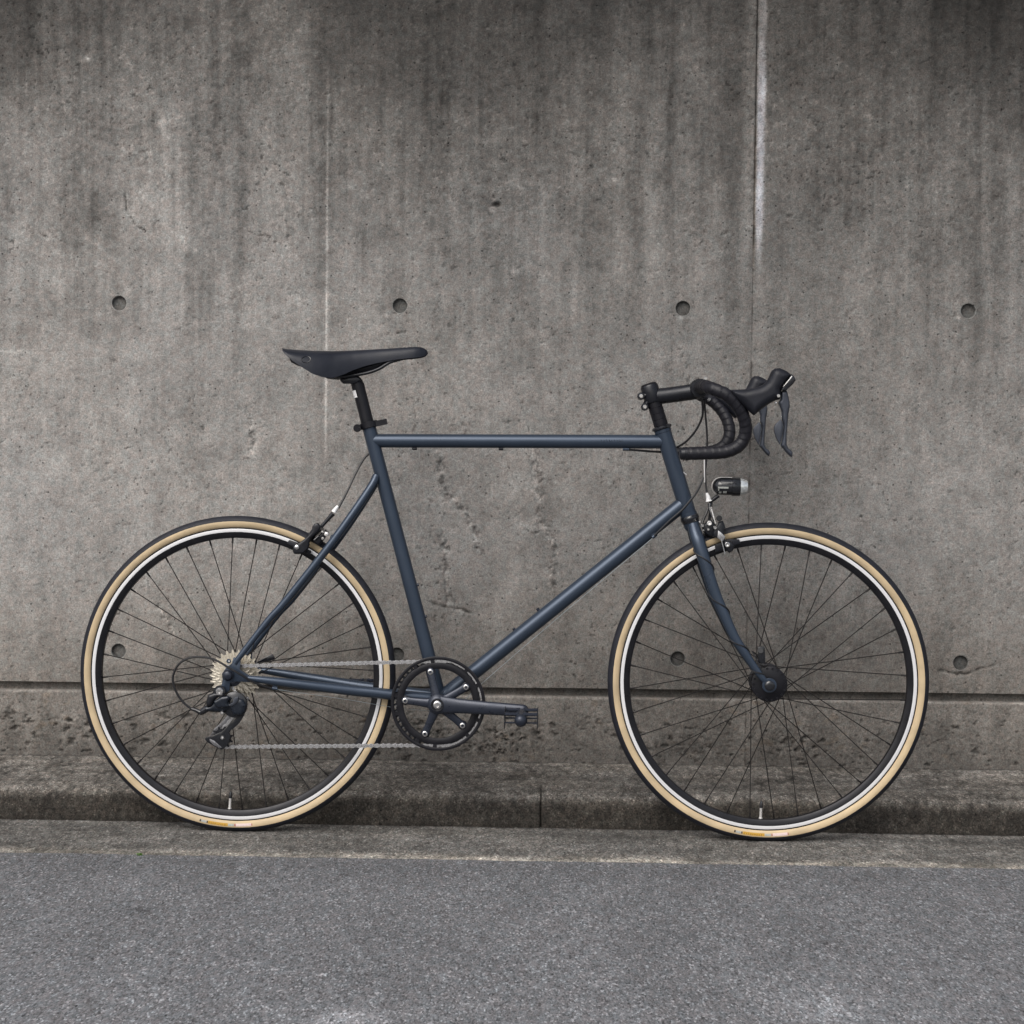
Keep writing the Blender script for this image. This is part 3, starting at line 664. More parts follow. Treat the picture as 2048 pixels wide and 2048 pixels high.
# ---- wheels
def build_wheel(c, phase, valve_a, hubtype, yn, yf, labels):
    # rim body (this is the wheel part itself)
    mb = MB(); pr = [(-.0062, .2925), (0, .2915), (.0062, .2925), (.0088, .298), (.0096, .3045), (.0088, .3050), (.0088, .3140), (.0096, .3145), (.0096, .3165), (.0078, .3172), (.0070, .310), (-.0070, .310), (-.0078, .3172), (-.0096, .3165), (-.0096, .3145), (-.0088, .3140), (-.0088, .3050), (-.0096, .3045), (-.0088, .298)]
    lathe(mb, c, (0, 1, 0), pr, 144, closed=True)
    wh = part('wheel', mb, 'rimblack')
    for s in (-1, 1):
        mb = MB(); lathe(mb, c, (0, 1, 0), [(s*.0085, .3051), (s*.0098, .3051), (s*.0100, .3062), (s*.0100, .3112), (s*.0098, .3120), (s*.0085, .3120)], 144, closed=True)
        part('brake_track', mb, 'track', wh)
    mb = MB(); R0, r0 = .3245, .0145; q = 26
    for i in range(144):
        a = 2*PI*i/144
        for j in range(q):
            f = 2*PI*j/q + PI/q; rr = r0
            af = min(f, 2*PI-f)
            if af > 2.5: rr = .0125
            if af < 1.25 and ((i+(1 if af > .5 else 0)) % 2): rr -= .00035
            R1 = R0+rr*math.cos(f)
            if af < .5: R1 = min(R1, R0+r0-.0004)+.0004
            mb.v.append((c[0]+R1*math.sin(a), c[1]+rr*math.sin(f), c[2]+R1*math.cos(a)))
    for i in range(144):
        for j in range(q):
            i2, j2 = (i+1) % 144, (j+1) % q; fm = 2*PI*(j+.5)/q+PI/q; af = min(fm % (2*PI), 2*PI-fm % (2*PI))
            mb.f.append((i*q+j, i*q+j2, i2*q+j2, i2*q+j)); mb.m.append(0 if af < 1.40 else 1)
    part('tyre', mb, ['tread', 'tan'], wh, angle=70)
    # print on the sidewall
    for a0, a1, mt in labels:
        mb = MB(); nn = max(2, int(abs(a1-a0)/.02)); V = []
        f0, f1 = (1.50, 1.92) if mt in ('ochre', 'pink') else (1.54, 1.86)
        for i in range(nn+1):
            a = PI-(a0+(a1-a0)*i/nn)       # measured from the bottom, + towards the front
            for j in range(4):
                f = -(f0+(f1-f0)*j/3); rr = r0+.00035; R1 = R0+rr*math.cos(f); V.append((c[0]+R1*math.sin(a), c[1]+rr*math.sin(f), c[2]+R1*math.cos(a)))
        mb.add(V, [(i*4+j, i*4+j+1, i*4+j+5, i*4+j+4) for i in range(nn) for j in range(3)])
        part('tyre_print', mb, mt, wh)
    mb = MB(); rl = random.Random(9)
    lo, hi = [(a0, a1) for a0, a1, mt in labels if mt == 'ochre'][0]
    for i in range(9):
        a = PI-(lo+(hi-lo)*(i+.6)/10); da = rl.uniform(.002, .004); V = []
        for aa in (a-da/2, a+da/2):
            for f in (-1.56, -1.80): R1 = R0+(r0+.0006)*math.cos(f); V.append((c[0]+R1*math.sin(aa), c[1]+(r0+.0006)*math.sin(f), c[2]+R1*math.cos(aa)))
        mb.add(V, [(0, 1, 3, 2)])
    part('tyre_lettering', mb, 'brownink', wh)
    # spokes: 36, three-cross
    for k in range(36):
        th = phase+k*2*PI/36; near = k % 2 == 0
        side = -yn if near else yf; lead = 1 if (k//2) % 2 else -1
        fr = hubtype['fl']
        ha = th+lead*math.radians(58)
        p0 = c+np.array([fr*math.sin(ha), side+lead*.0015, fr*math.cos(ha)])
        p1 = c+np.array([.2935*math.sin(th), side*.06, .2935*math.cos(th)])
        mb = MB(); sweep(mb, [p0, p0+(p1-p0)*.5, p1], .00105, n=6)
        e = nrm(p1-p0); sweep(mb, [p1-e*.013, p1-e*.002, p1+e*.001], .0020, n=7)
        part('spoke', mb, 'spoke', wh)
    # valve
    va = PI-valve_a; e = np.array([math.sin(va), 0, math.cos(va)])
    mb = MB(); cyl(mb, c+e*.292, c+e*.289, .0042, 14, bev=.0008); cyl(mb, c+e*.291, c+e*.266, .0030, 12)
    part('valve_stem', mb, 'ferrule', wh)
    mb = MB(); lathe(mb, c+e*.268, -e, [(0, .0036), (.010, .0036), (.013, .0022), (.015, .0018)], 12); part('valve_cap', mb, 'gloss', wh)
    return wh
rwheel = build_wheel(RW, math.radians(-2.3), -15.6/285, dict(fl=.0225), .020, .034,
    [(-73/300, -70/300, 'ink'), (-69.5/300, -59/300, 'grey'), (-58.5/300, -56/300, 'ink'), (-55.5/300, -16/300, 'ochre'), (-15/300, -4/300, 'grey'), (-2.5/300, -.5/300, 'red'), (0, 31/300, 'pink'), (31.5/300, 33/300, 'red')])
fwheel = build_wheel(FW_, math.radians(-3.6), -10.3/290, dict(fl=.0345), .028, .028,
    [(-64/305, -61/305, 'ink'), (-60.5/305, -50/305, 'grey'), (-49.5/305, -47/305, 'ink'), (-46/305, -3/305, 'ochre'), (-2/305, 10/305, 'grey'), (11/305, 13/305, 'red'), (13.5/305, 43/305, 'pink'), (43.5/305, 45/305, 'red')])
# rear hub
mb = MB(); lathe(mb, RW, (0, 1, 0), [(-.064, .006), (-.030, .010), (-.022, .014), (-.0215, .026), (-.0185, .026), (-.018, .016), (.0, .014), (.032, .016), (.0325, .026), (.0355, .026), (.036, .014), (.064, .008)], 36)
part('hub', mb, 'black', rwheel)
# front hub dynamo, fluted drum
mb = MB(); pr = [(-.040, .009), (-.0315, .012), (-.0310, .034), (-.0290, .0375), (-.0262, .0375), (-.0245, .033), (.0245, .033), (.0262, .0375), (.0290, .0375), (.0310, .034), (.0315, .012), (.048, .009)]
lathe(mb, FW_, (0, 1, 0), pr, 54)
mb.v = [(FW_[0]+(p[0]-FW_[0])*(1+.030*(math.cos(9*math.atan2(p[2]-.339, p[0]-FW_[0]))) if math.hypot(p[0]-FW_[0], p[2]-.339) > .03 else p[0]-FW_[0]), p[1], .339+(p[2]-.339)*(1+.030*(math.cos(9*math.atan2(p[2]-.339, p[0]-FW_[0]))) if math.hypot(p[0]-FW_[0], p[2]-.339) > .03 else p[2]-.339)) if False else p for p in mb.v]
part('hub', mb, 'matte', fwheel, 'matt black hub dynamo drum')
mb = MB()
for k in range(18):
    a = 2*PI*k/18; cyl(mb, FW_+[.0335*math.cos(a), -.0320, .0335*math.sin(a)], FW_+[.0335*math.cos(a), -.0305, .0335*math.sin(a)], .0026, 8)
part('spoke_heads', mb, 'matte', fwheel)

# ---- frame
ST0, ST1 = P(879.5, 1397), P(736.5, 848)
HT0, HT1 = P(1378.5, 1033), P(1324.5, 858)
BBc = P(879.5, 1399)
mb = MB(); cyl(mb, BBc+[0, -.036, 0], BBc+[0, .036, 0], .0205, 32, bev=.001)
frame = part('frame', mb, 'paint'); mb = MB()
dn = [(950, 480), (1040, 515), (1030, 640), (1160, 720), (1160, 800), (960, 790), (905, 805), (900, 900), (835, 965), (715, 965), (695, 890), (790, 850), (808, 780), (800, 690), (850, 620), (925, 560)]
slab(mb, poly(C_, dn, .064), -.064, .0030, .001)
part('dropout', mb, 'paint', frame); mb = MB()
df = [(950, 480), (1040, 515), (1030, 640), (1160, 720), (1160, 800), (960, 790), (900, 800), (860, 760), (800, 760), (800, 690), (850, 620), (925, 560)]
slab(mb, poly(C_, df, .064), .064, .0030, .001); part('dropout', mb, 'paint', frame)
def tube(name, a, b, r, r1=None, parent=frame, mat='paint', n=28, mid=None):
    mb = MB(); sweep(mb, [a, a+(b-a)*.33, a+(b-a)*.67, b], [r, r1 if r1 else r] if mid is None else [r, mid, r1], n=n); return part(name, mb, mat, parent)
tube('seat_tube', ST0, ST1, .0147)
tube('top_tube', P(744, 881.5), P(1333, 883.5), .0146)
tube('head_tube', HT0, HT1, .0170)
tube('down_tube', P(881, 1398), P(1364, 1009.5), .0162)
# rings at both ends of the head tube
mb = MB(); ax = nrm(HT1-HT0)
cyl(mb, HT0, HT0+ax*.008, .0180, 28, bev=.001); part('head_tube_collar', mb, 'paint', frame); mb = MB(); cyl(mb, HT1-ax*.008, HT1, .0180, 28, bev=.001); part('head_tube_collar', mb, 'paint', frame)
ss = [P(752, 955, .010), A_(960, 1525, .020), P(741, 984, .024), F_(950, 870, .036), C_(1395, 0, .052), C_(1060, 430, .062), C_(980, 545, .064)]
ss = [P(753, 952, .009), P(738, 980, .020), P(668.5, 1079, .040), P(573, 1200, .052), P(536.8, 1240, .056), P(484.6, 1306.8, .063), P(470, 1327, .064)]
cs = [P(872, 1397, .020), P(800, 1391, .028), P(745, 1385, .033), P(700, 1380.5, .038), P(620, 1371, .050), P(540, 1361.5, .060), P(496, 1356.5, .064)]
for sgn in (1, -1):
    mb = MB(); pts = ss if sgn == 1 else [mir(p) for p in ss]; sweep(mb, smooth_path(pts, 5), [.0088, .0088, .0080, .0066, .0060], n=20, round_end=False); part('seatstay', mb, 'paint', frame)
    mb = MB(); pts = cs if sgn == 1 else [mir(p) for p in cs]; sweep(mb, smooth_path(pts, 5), [.0112, .0118, .0112, .0095, .0062], n=20); part('chainstay', mb, 'paint', frame)
br = P(672, 1074, .0)
mb = MB(); cyl(mb, br+[0, -.038, 0], br+[0, .038, 0], .0075, 18); part('seatstay_bridge', mb, 'paint', frame)
cbp = P(790, 1390, 0); mb = MB(); cyl(mb, cbp+[0, -.03, 0], cbp+[0, .03, 0], .006, 16); part('chainstay_bridge', mb, 'paint', frame)
def lug(u, v, d, ang, L=.012, r=.0036, name='cable_stop', mat='paint'):
    c = P(u, v, d); e = np.array([math.cos(ang), 0, math.sin(ang)]); mb = MB(); cyl(mb, c-e*L/2, c+e*L/2, r, 14, bev=.0008)
    box(mb, c+np.array([-math.sin(ang), 0, math.cos(ang)])*.003*(1 if name != 'x' else -1), (L*.8, .004, .006), rotxz(ang)); return part(name, mb, mat, frame)
lug(549.8, 1376.8, .058, -.12); lug(1309, 1072, .013, .66); lug(829, 897.5, .004, 0, .010, .003, 'cable_guide', 'matte'); lug(1002, 898, .004, 0, .010, .003, 'cable_guide', 'matte'); lug(1252, 898.5, .004, 0, .014, .0034)
for (u, v, f) in ((838, 1169, 0), (853.5, 1232.5, 0), (1074, 1216.5, 1), (1026.5, 1256.5, 1)):
    c = P(u, v); e = nrm(np.array([1.0, 0, .26]) if f == 0 else np.array([-.62, 0, .78])); mb = MB(); cyl(mb, c-e*.008, c-e*.0002, .0034, 14, bev=.0006); part('bottle_boss_bolt', mb, 'crank', frame)
mb = MB(); cyl(mb, C_(885, 530, .070), C_(885, 530, .060), .0048, 16, bev=.0008); part('eyelet', mb, 'paint', frame)
mb = MB(); cyl(mb, C_(890, 530, .0725), C_(890, 530, .070), .0022, 12, bev=.0004); part('eyelet_bolt', mb, 'steel', frame)

mb = MB(); rl = random.Random(3)
for k in range(9):
    u = 1202+k*5.2
    a = P(u, 879+rl.random(), .0); b_ = P(u+rl.uniform(-1, 2.4), 884-rl.random(), .0)
    for q in (a, b_): q[1] = -math.sqrt(max(1e-9, .01475**2-(q[2]-P(u, 882.5)[2])**2))
    sweep(mb, [a, b_], .0006, n=5)
part('faint_lettering', mb, 'crank', frame)
# ---- seat post, collar
mb = MB(); sweep(mb, [P(741, 870), P(724.7, 805), P(718.3, 780), P(715.5, 768)], .0136, n=28)
sweep(mb, smooth_path([P(716.5, 776), P(713.5, 765), P(708, 758), P(700, 754)], 4), [.0136, .0130, .0105, .008], [.0136, .0136, .012, .012], planar=True, n=20)
sp = part('seatpost', mb, 'matte')
ax = nrm(P(717, 770)-P(741, 868)); c0 = P(719.2, 786.5)
mb = MB(); a_lo, a_hi = None, None
A1 = nrm(np.cross(ax, YH)); V = []
for i in range(7):
    t = math.radians(-75+i*80/6)      # wraps the rear left flank of the post
    for j in (-1, 1): V.append(c0+ax*j*.0078+(-A1*math.cos(t)*(1 if A1[0] > 0 else -1)-YH*math.sin(-t))*.01405)
V = []
for i in range(7):
    t = math.radians(8+i*60/6); e = np.array([-1.0, 0, 0]); e = nrm(e-ax*(e@ax))
    for j in (-1, 1): V.append(c0+ax*j*.0078+(e*math.cos(t)-YH*math.sin(t))*.0141)
mb.add(V, [(2*i, 2*i+1, 2*i+3, 2*i+2) for i in range(6)]); part('white_label', mb, 'white', sp)
mb = MB(); slab(mb, poly(G_, [(735, 468), (800, 452), (930, 432), (960, 455), (985, 490), (940, 520), (880, 540), (845, 528), (770, 530), (740, 500)], 0), 0, .017, .003)
part('saddle_clamp', mb, 'black', sp)
mb = MB(); cc = P(738.2, 850); axx = nrm(ST1-ST0); cyl(mb, cc-axx*.0065, cc+axx*.0065, 0.0190, 32, bev=.0008)
R_ = rotxz(math.atan2((A_(1120, 885)-A_(880, 935))[2], (A_(1120, 885)-A_(880, 935))[0]))
box(mb, A_(1065, 897, .004), (.029, .014, .0118), R_); box(mb, A_(880, 935, .004), (.016, .010, .0105), R_)
cyl(mb, A_(843, 948, .020), A_(843, 948, -.014), .0085, 20, bev=.001)
col_ = part('seat_collar', mb, 'matte')
mb = MB(); cyl(mb, A_(862, 940, .0212), A_(862, 940, .018), .0030, 6); part('collar_bolt', mb, 'gloss', col_)

# ---- saddle
stn = [(72, 108, 122, .050), (90, 112, 150, .062), (130, 118, 200, .068), (220, 123, 275, .071), (330, 129, 348, .072), (450, 133, 425, .070), (560, 135, 462, .064), (680, 135, 472, .054), (800, 131, 430, .045), (900, 127, 378, .038), (1050, 119, 322, .031), (1200, 111, 284, .027), (1400, 98, 246, .0245), (1550, 88, 228, .0230), (1640, 82, 220, .0210), (1700, 86, 212, .0175), (1745, 103, 200, .0125), (1772, 122, 184, .0075), (1786, 148, 158, .0015)]
def saddle_pt(i_, t):
    k = np.arange(len(stn)); gx, tp, sk, w_ = (np.interp(i_, k, [s[j] for s in stn]) for j in range(4))
    top = G_(gx, tp); bot = G_(gx, sk)
    tt = abs(t); yy = w_*math.sin(min(1, tt*1.0)*PI/2)**.9; fz = tt**2.6
    yy = w_*(1-(1-tt)**1.9)
    return np.array([top[0]+(bot[0]-top[0])*fz, -yy*(1 if t >= 0 else -1), top[2]+(bot[2]-top[2])*fz])
mb = MB(); nu, nv = 60, 30; V = []
for i in range(nu+1):
    for j in range(nv+1): V.append(saddle_pt(i*(len(stn)-1)/nu, -1+2*j/nv))
F = [(i*(nv+1)+j, i*(nv+1)+j+1, (i+1)*(nv+1)+j+1, (i+1)*(nv+1)+j) for i in range(nu) for j in range(nv)]
o = len(V)
V2 = []
for i in range(nu+1):
    for j in range(nv+1):
        p = saddle_pt(i*(len(stn)-1)/nu, -1+2*j/nv); V2.append(np.array([p[0], p[1]*.93, p[2]-.0035 if abs(-1+2*j/nv) < .85 else p[2]+.0005]))
F += [(o+i*(nv+1)+j+1, o+i*(nv+1)+j, o+(i+1)*(nv+1)+j, o+(i+1)*(nv+1)+j+1) for i in range(nu) for j in range(nv)]
for i in range(nu):
    for j in (0, nv): a = i*(nv+1)+j; b = a+nv+1; F.append((a, b, b+o, a+o))
for j in range(nv): F.append((j, j+1, j+1+o, j+o)); a = nu*(nv+1)+j; F.append((a, a+1, a+1+o, a+o))
mb.add(V+V2, F); saddle = part('saddle', mb, 'leather', angle=60)
for sgn in (1, -1):
    mb = MB(); d = .022*sgn
    sweep(mb, smooth_path([G_(1520, 215, d*.5), G_(1330, 268, d*.9), G_(1200, 345, d), G_(1060, 395, d), G_(900, 422, d), G_(700, 440, d), G_(480, 380, d*1.2), G_(250, 270, d*1.4)], 4), .0036, n=12)
    part('saddle_rail', mb, 'black', saddle)
mb = MB(); slab(mb, poly(G_, [(860, 405), (1000, 355), (1110, 312), (1250, 268), (1400, 238), (1340, 268), (1250, 305), (1150, 365), (1060, 405), (960, 425), (700, 478), (560, 466), (640, 440)], 0), 0, .012, .004)
part('saddle_underframe', mb, 'black', saddle)
mb = MB(); slab(mb, poly(G_, [(100, 130), (140, 190), (185, 285), (260, 325), (345, 345), (400, 360), (330, 290), (220, 200)], 0), 0, .058, .005)
part('rear_underframe', mb, 'matte', saddle)
# oval badge pressed into the flank
def flank(gx, gy):
    best = None
    i_ = np.interp(gx, [s[0] for s in stn], np.arange(len(stn)))
    for t in np.linspace(.2, 1, 120):
        p = saddle_pt(i_, t); q = G_(gx, gy, -p[1]); e = abs(q[2]-p[2])
        if best is None or e < best[0]: best = (e, p)
    return best[1]
mb = MB(); ring = []
for k in range(24):
    a = 2*PI*k/24; ring.append(flank(375+50*math.cos(a), 235+38*math.sin(a))+np.array([0, -.0006, 0]))
sweep(mb, ring+[ring[0]], .0007, n=6, caps=False); part('oval_badge', mb, 'gloss', saddle)

# ---- headset, stem
hax = nrm(HT1-HT0)
mb = MB(); lathe(mb, HT1, hax, [(-.001, .0185), (.001, .0212), (.004, .0215), (.0065, .0195), (.0075, .016)], 32)
part('headset_cup', mb, 'gloss'); mb = MB()
lathe(mb, HT0, -hax, [(-.002, .018), (.001, .0200), (.006, .0205), (.0085, .0190), (.0125, .0185), (.014, .015)], 32)
part('headset_cup', mb, 'gloss')
stp = HT1+hax*.0075; stc = H_(470, 770)
mb = MB(); tot = np.linalg.norm(stc-stp)+.006
for k in range(4):
    a = stp+hax*(tot*k/4+.0004); b = stp+hax*(tot*(k+1)/4-.0004); cyl(mb, a, b, .0152, 28, bev=.0006)
cyl(mb, stp, stp+hax*tot, .0146, 24); part('steerer_spacer', mb, 'matte')
mb = MB(); c1 = stp+hax*tot
lathe(mb, c1, hax, [(0, .0175), (.003, .0190), (.034, .0190), (.037, .0175), (.0375, .004)], 32)
sweep(mb, [H_(500, 610), H_(700, 590), H_(1000, 548), H_(1230, 515), H_(1330, 480)], [.0168, .0168, .0168, .017, .018], n=28)
BAR = P(1398, 777)
lathe(mb, BAR+[0, .023, 0], (0, -1, 0), [(0, .0185), (.002, .0200), (.044, .0200), (.046, .0185)], 32)
# rear ears with the two clamp bolts
for (x, y) in ((210, 605), (282, 812)):
    q = H_(x, y, 0); e = nrm(c1+hax*.018-q); cyl(mb, q+[0, -.015, 0], q+[0, .015, 0], .0078, 20, bev=.001)
    sweep(mb, [q, q+e*.012], .007, .0145, planar=True, n=16)
stem = part('stem', mb, 'black')
for (x, y) in ((210, 605), (282, 812)):
    q = H_(x, y, 0); mb = MB(); cyl(mb, q+[0, -.0175, 0], q+[0, -.014, 0], .0043, 16, bev=.0008); part('clamp_bolt', mb, 'steel', stem)
mb = MB(); lathe(mb, c1+hax*.037, hax, [(0, .0165), (.002, .0165), (.004, .013), (.0045, .003)], 28); part('top_cap', mb, 'matte', stem)
for (x, y) in ((828, 278), (860, 478)):
    q = B_(x, y, .012); mb = MB(); cyl(mb, q+[0, -.003, 0], q+[0, .004, 0], .0036, 14, bev=.0008); part('faceplate_bolt', mb, 'steel', stem)

# ---- handlebar with tape, hoods, levers
nearbar = [BAR+[0, -.03, 0], BAR+[0, -.08, 0], BAR+[0, -.130, 0], B_(856, 362, .160), B_(930, 388, .176), B_(1040, 440, .180), B_(1130, 530, .176), B_(1192, 640, .170), B_(1216, 760, .164), B_(1190, 870, .160), B_(1120, 945, .160), B_(1010, 985, .160), B_(850, 996, .160), B_(640, 1002, .160)]
mb = MB(); sweep(mb, [BAR+[0, -.12, 0], BAR+[0, .12, 0]], .0118, n=24)
hb = part('handlebar', mb, 'black')
for sgn in (1, -1):
    pth = smooth_path([q if sgn == 1 else mir(q) for q in nearbar], 16)
    L_c = np.r_[0, np.cumsum(np.linalg.norm(np.diff(pth, axis=0), axis=1))]
    s = np.arange(0.016, L_c[-1], .0017); pp = np.stack([np.interp(s, L_c, pth[:, k]) for k in range(3)], 1)
    ph = (s % .0145)/.0145; rr = .01205+.0010*ph
    rr = np.where(s < .10, rr-.0004, rr)
    mb = MB(); k = len(pp)
    path = pp; U = None; V = []; n_ = 24
    for i in range(k):
        T = nrm(path[min(i+1, k-1)]-path[max(i-1, 0)])
        if U is None: U = nrm(np.cross(T, [1, 0, 0]))
        U = nrm(U-T*(U@T)); Bv = np.cross(U, T)
        for j in range(n_):
            a = 2*PI*j/n_; f = ((s[i]+.0145*j/n_*.8*sgn) % .0145)/.0145
            r_ = .0125+.0010*f; V.append(path[i]+(U*math.cos(a)+Bv*math.sin(a))*r_)
    F = [(i*n_+j, i*n_+(j+1) % n_, (i+1)*n_+(j+1) % n_, (i+1)*n_+j) for i in range(k-1) for j in range(n_)]
    F += [tuple(range(n_)), tuple(range((k-1)*n_, k*n_))]
    mb.add(V, F); part('bar_tape', mb, 'tape', hb, angle=60)
    e = nrm(path[-1]-path[-3]); mb = MB(); lathe(mb, path[-1]-e*.001, e, [(0, .0138), (.004, .0140), (.0045, .0124), (.012, .0122), (.015, .0095)], 24); part('bar_end_plug', mb, 'black', hb)
def hoodset(sgn):
    D0 = .182; f = lambda pts, d=D0: poly(I_, pts, d)
    y = -D0*sgn
    mb = MB()
    hood = [(262, 548), (400, 545), (560, 540), (680, 518), (800, 492), (880, 455), (940, 400), (980, 330), (1015, 250), (1050, 190), (1110, 152), (1190, 148), (1280, 185), (1350, 225), (1390, 262), (1395, 300), (1300, 400), (1215, 545), (1215, 640), (1195, 720), (1110, 745), (1000, 805), (900, 875), (800, 955), (715, 1025), (640, 960), (540, 860), (430, 762), (330, 665)]
    puff(mb, f(hood), y, .0175, .016)
    hd = part('brake_hood', mb, 'rubber')
    mb = MB(); slab(mb, f([(1195, 560), (1395, 262), (1440, 300), (1475, 375), (1430, 440), (1345, 520), (1290, 575)]), y, .0150, .004, steps=3); part('hood_nose', mb, 'gloss', hd)
    mb = MB(); slab(mb, f([(1235, 490), (1390, 305), (1402, 312), (1340, 395), (1245, 496)]), y-.0152, .0008, .0003); part('silver_trim', mb, 'ferrule', hd)
    mb = MB(); q = I_(1150, 665, D0); q[1] = y; cyl(mb, q+[0, -.0182, 0], q+[0, .0182, 0], .0034, 14, bev=.0006); part('pivot_bolt', mb, 'steel', hd)
    mb = MB()
    lev = [(1215, 575), (1320, 560), (1345, 640), (1370, 760), (1378, 850), (1350, 1000), (1335, 1200), (1318, 1400), (1320, 1560), (1350, 1625), (1400, 1660), (1432, 1710), (1418, 1790), (1375, 1775), (1320, 1720), (1265, 1650), (1205, 1580), (1235, 1450), (1255, 1300), (1265, 1200), (1225, 1080), (1222, 950), (1195, 870), (1160, 790), (1205, 720)]
    puff(mb, f(lev), y, .0085, .005, .0018); lv = part('brake_lever', mb, 'levermetal')
    mb = MB(); slab(mb, f([(1210, 1085), (1262, 1190), (1250, 1320), (1225, 1450), (1195, 1560), (1160, 1500), (1125, 1430), (1095, 1340), (1082, 1255), (1110, 1185), (1165, 1130)]), y+.002, .0050, .0018, steps=2); part('shift_paddle', mb, 'levermetal', lv)
    mb = MB(); sweep(mb, [np.array([I_(1215, 975, D0)[0], y, I_(1215, 975, D0)[2]]), np.array([I_(1222, 1080, D0)[0], y, I_(1222, 1080, D0)[2]])], .0014, n=8); sweep(mb, smooth_path([np.array([I_(a, b, D0)[0], y, I_(a, b, D0)[2]]) for a, b in ((1100, 775), (1120, 800), (1135, 770))], 4), .0014, n=8); part('return_spring', mb, 'steel', lv)
hoodset(1); hoodset(-1)

# ---- fork
mb = MB(); lathe(mb, HT0-hax*.013, -hax, [(0, .0175), (.010, .0170), (.016, .014)], 28)
bp = [(P(1386.5, 1050, .012), .0125), (P(1391, 1066, .022), .0138), (P(1396.5, 1082, .030), .0142), (P(1406, 1112, .036), .0136), (P(1419, 1154, .040), .0124), (P(1433.5, 1195, .043), .0116), (P(1450, 1232.5, .046), .0108), (P(1469, 1274, .048), .0099), (P(1488, 1303.5, .050), .0091), (P(1506, 1330.5, .051), .0082), (P(1521, 1351, .052), .0072), (P(1529, 1361, .052), .0062)]
fork = part('fork', mb, 'paint')
for sgn in (1, -1):
    mb = MB(); pts = [b[0] if sgn == 1 else mir(b[0]) for b in bp]
    sweep(mb, smooth_path(pts, 4), [b[1] for b in bp], [b[1]*.82 for b in bp], n=24, planar=True); part('fork_blade', mb, 'paint', fork)
    mb = MB(); c = E_(1022, 842, .052); c = c if sgn == 1 else mir(c); cyl(mb, c+[0, -.0035, 0], c+[0, .0035, 0], .0152, 32, bev=.0012); part('fork_end', mb, 'paint', fork)
mb = MB(); c = E_(1022, 842, .052); lathe(mb, c+[0, -.003, 0], (0, -1, 0), [(0, .0105), (.005, .0105), (.0065, .0092), (.0072, .005), (.0074, .0)], 28); part('axle_nut', mb, 'gloss', fork)
# dynamo wire wound round the near blade
def at_blade(fr):
    x = fr*(len(bp)-1); i = min(int(x), len(bp)-2); t = x-i; return bp[i][0]*(1-t)+bp[i+1][0]*t, bp[i][1]*(1-t)+bp[i+1][1]*t
wp = []
for k in range(150):
    fr = .12+.80*k/149; c, r = at_blade(fr); T = nrm(at_blade(min(fr+.02, 1))[0]-at_blade(max(fr-.02, 0))[0]); A1 = nrm(np.cross(T, YH))
    ph = 2*PI*4.0*(k/149)-0.4
    wp.append(c+A1*math.cos(ph)*(r+.0008)+YH*math.sin(ph)*(r*.82+.0008))
wp += [E_(800, 400, .048), E_(850, 440, .045), E_(880, 480, .042)]
mb = MB(); sweep(mb, wp, .0016, n=6); part('dynamo_wire', mb, 'cable')
mb = MB(); slab(mb, poly(E_, [(868, 350), (880, 342), (950, 342), (962, 352), (968, 555), (880, 560)], .038), -.038, .005, .0015)
cyl(mb, E_(910, 395, .046), E_(910, 395, .034), .0055, 14)
part('dynamo_plug', mb, 'gloss')

# ---- cassette
CD = [(26, .0225), (23, .0267), (21, .0309), (19, .0351), (17, .0393), (15, .0435), (13, .0477), (11, .0519)]
mb = MB(); cyl(mb, RW+[0, -.021, 0], RW+[0, -.0525, 0], .0178, 28); lathe(mb, RW+[0, -.0525, 0], (0, -1, 0), [(0, .019), (.002, .019), (.0025, .012), (.012, .0115)], 24)
cas = part('cassette', mb, 'crank')
for k, (T_, yy) in enumerate(CD):
    rp = .0127/(2*math.sin(PI/T_)); mb = MB(); gear(mb, (RW[0], RW[2]), -yy, .0009, max(.0165, rp-.0155), rp-.0037, rp+.0030, T_, .3*k)
    o = part('sprocket', mb, 'sprocket', cas, smooth=False)
mb = MB(); c = C_(880, 708, .068); lathe(mb, c, (0, -1, 0), [(0, .0120), (.004, .0120), (.0065, .0095), (.010, .0085), (.0115, .006), (.0118, 0)], 24); part('axle_nut', mb, 'crank', rwheel); mb = MB(); lathe(mb, mir(c), (0, 1, 0), [(0, .011), (.006, .011), (.008, .006), (.0085, 0)], 24); part('axle_nut', mb, 'crank', rwheel)
mb = MB(); slab(mb, poly(C_, [(1235, 552), (1300, 505), (1430, 442), (1455, 440), (1482, 492), (1462, 512), (1330, 545), (1290, 556)], -.078), .078, .0035, .0015)
sweep(mb, [RW+[0, .066, 0], C_(1250, 550, -.078)], .004, n=10)
part('quick_release_lever', mb, 'gloss', rwheel)

# ---- crankset
RC = D_(660, 721, .050); rc = (RC[0], RC[2])
TN = 46; RP = .0127/(2*math.sin(PI/TN)); CHY = -.0475
AR = [math.radians(103.4-72*k) for k in range(5)]
mb = MB()
boss = np.array([D_(648, 735, .066)[0], 0, D_(648, 735, .066)[2]])
bc = np.array([RC[0], 0, RC[2]])
lathe(mb, bc+[0, -.034, 0], (0, -1, 0), [(0, .014), (.012, .016), (.018, .0215), (.030, .0210), (.0345, .0165), (.036, .0135)], 36)
for a in AR:
    t = bc+np.array([math.cos(a)*.0690, 0, math.sin(a)*.0690])
    sweep(mb, [bc+[0, -.058, 0], bc*.65+t*.35+[0, -.0575, 0], bc*.3+t*.7+[0, -.0555, 0], t+[0, -.0540, 0]], [.0150, .0095, .0078, .0082], [.0075, .0055, .0035, .0030], n=18, planar=True, round_end=True)
ape = D_(1622, 803, .084)
armp = [bc*(1-t)+ape*t for t in (0, .25, .6, 1)]
for q, yy in zip(armp, (-.0640, -.0680, -.0765, -.0840)): q[1] = yy
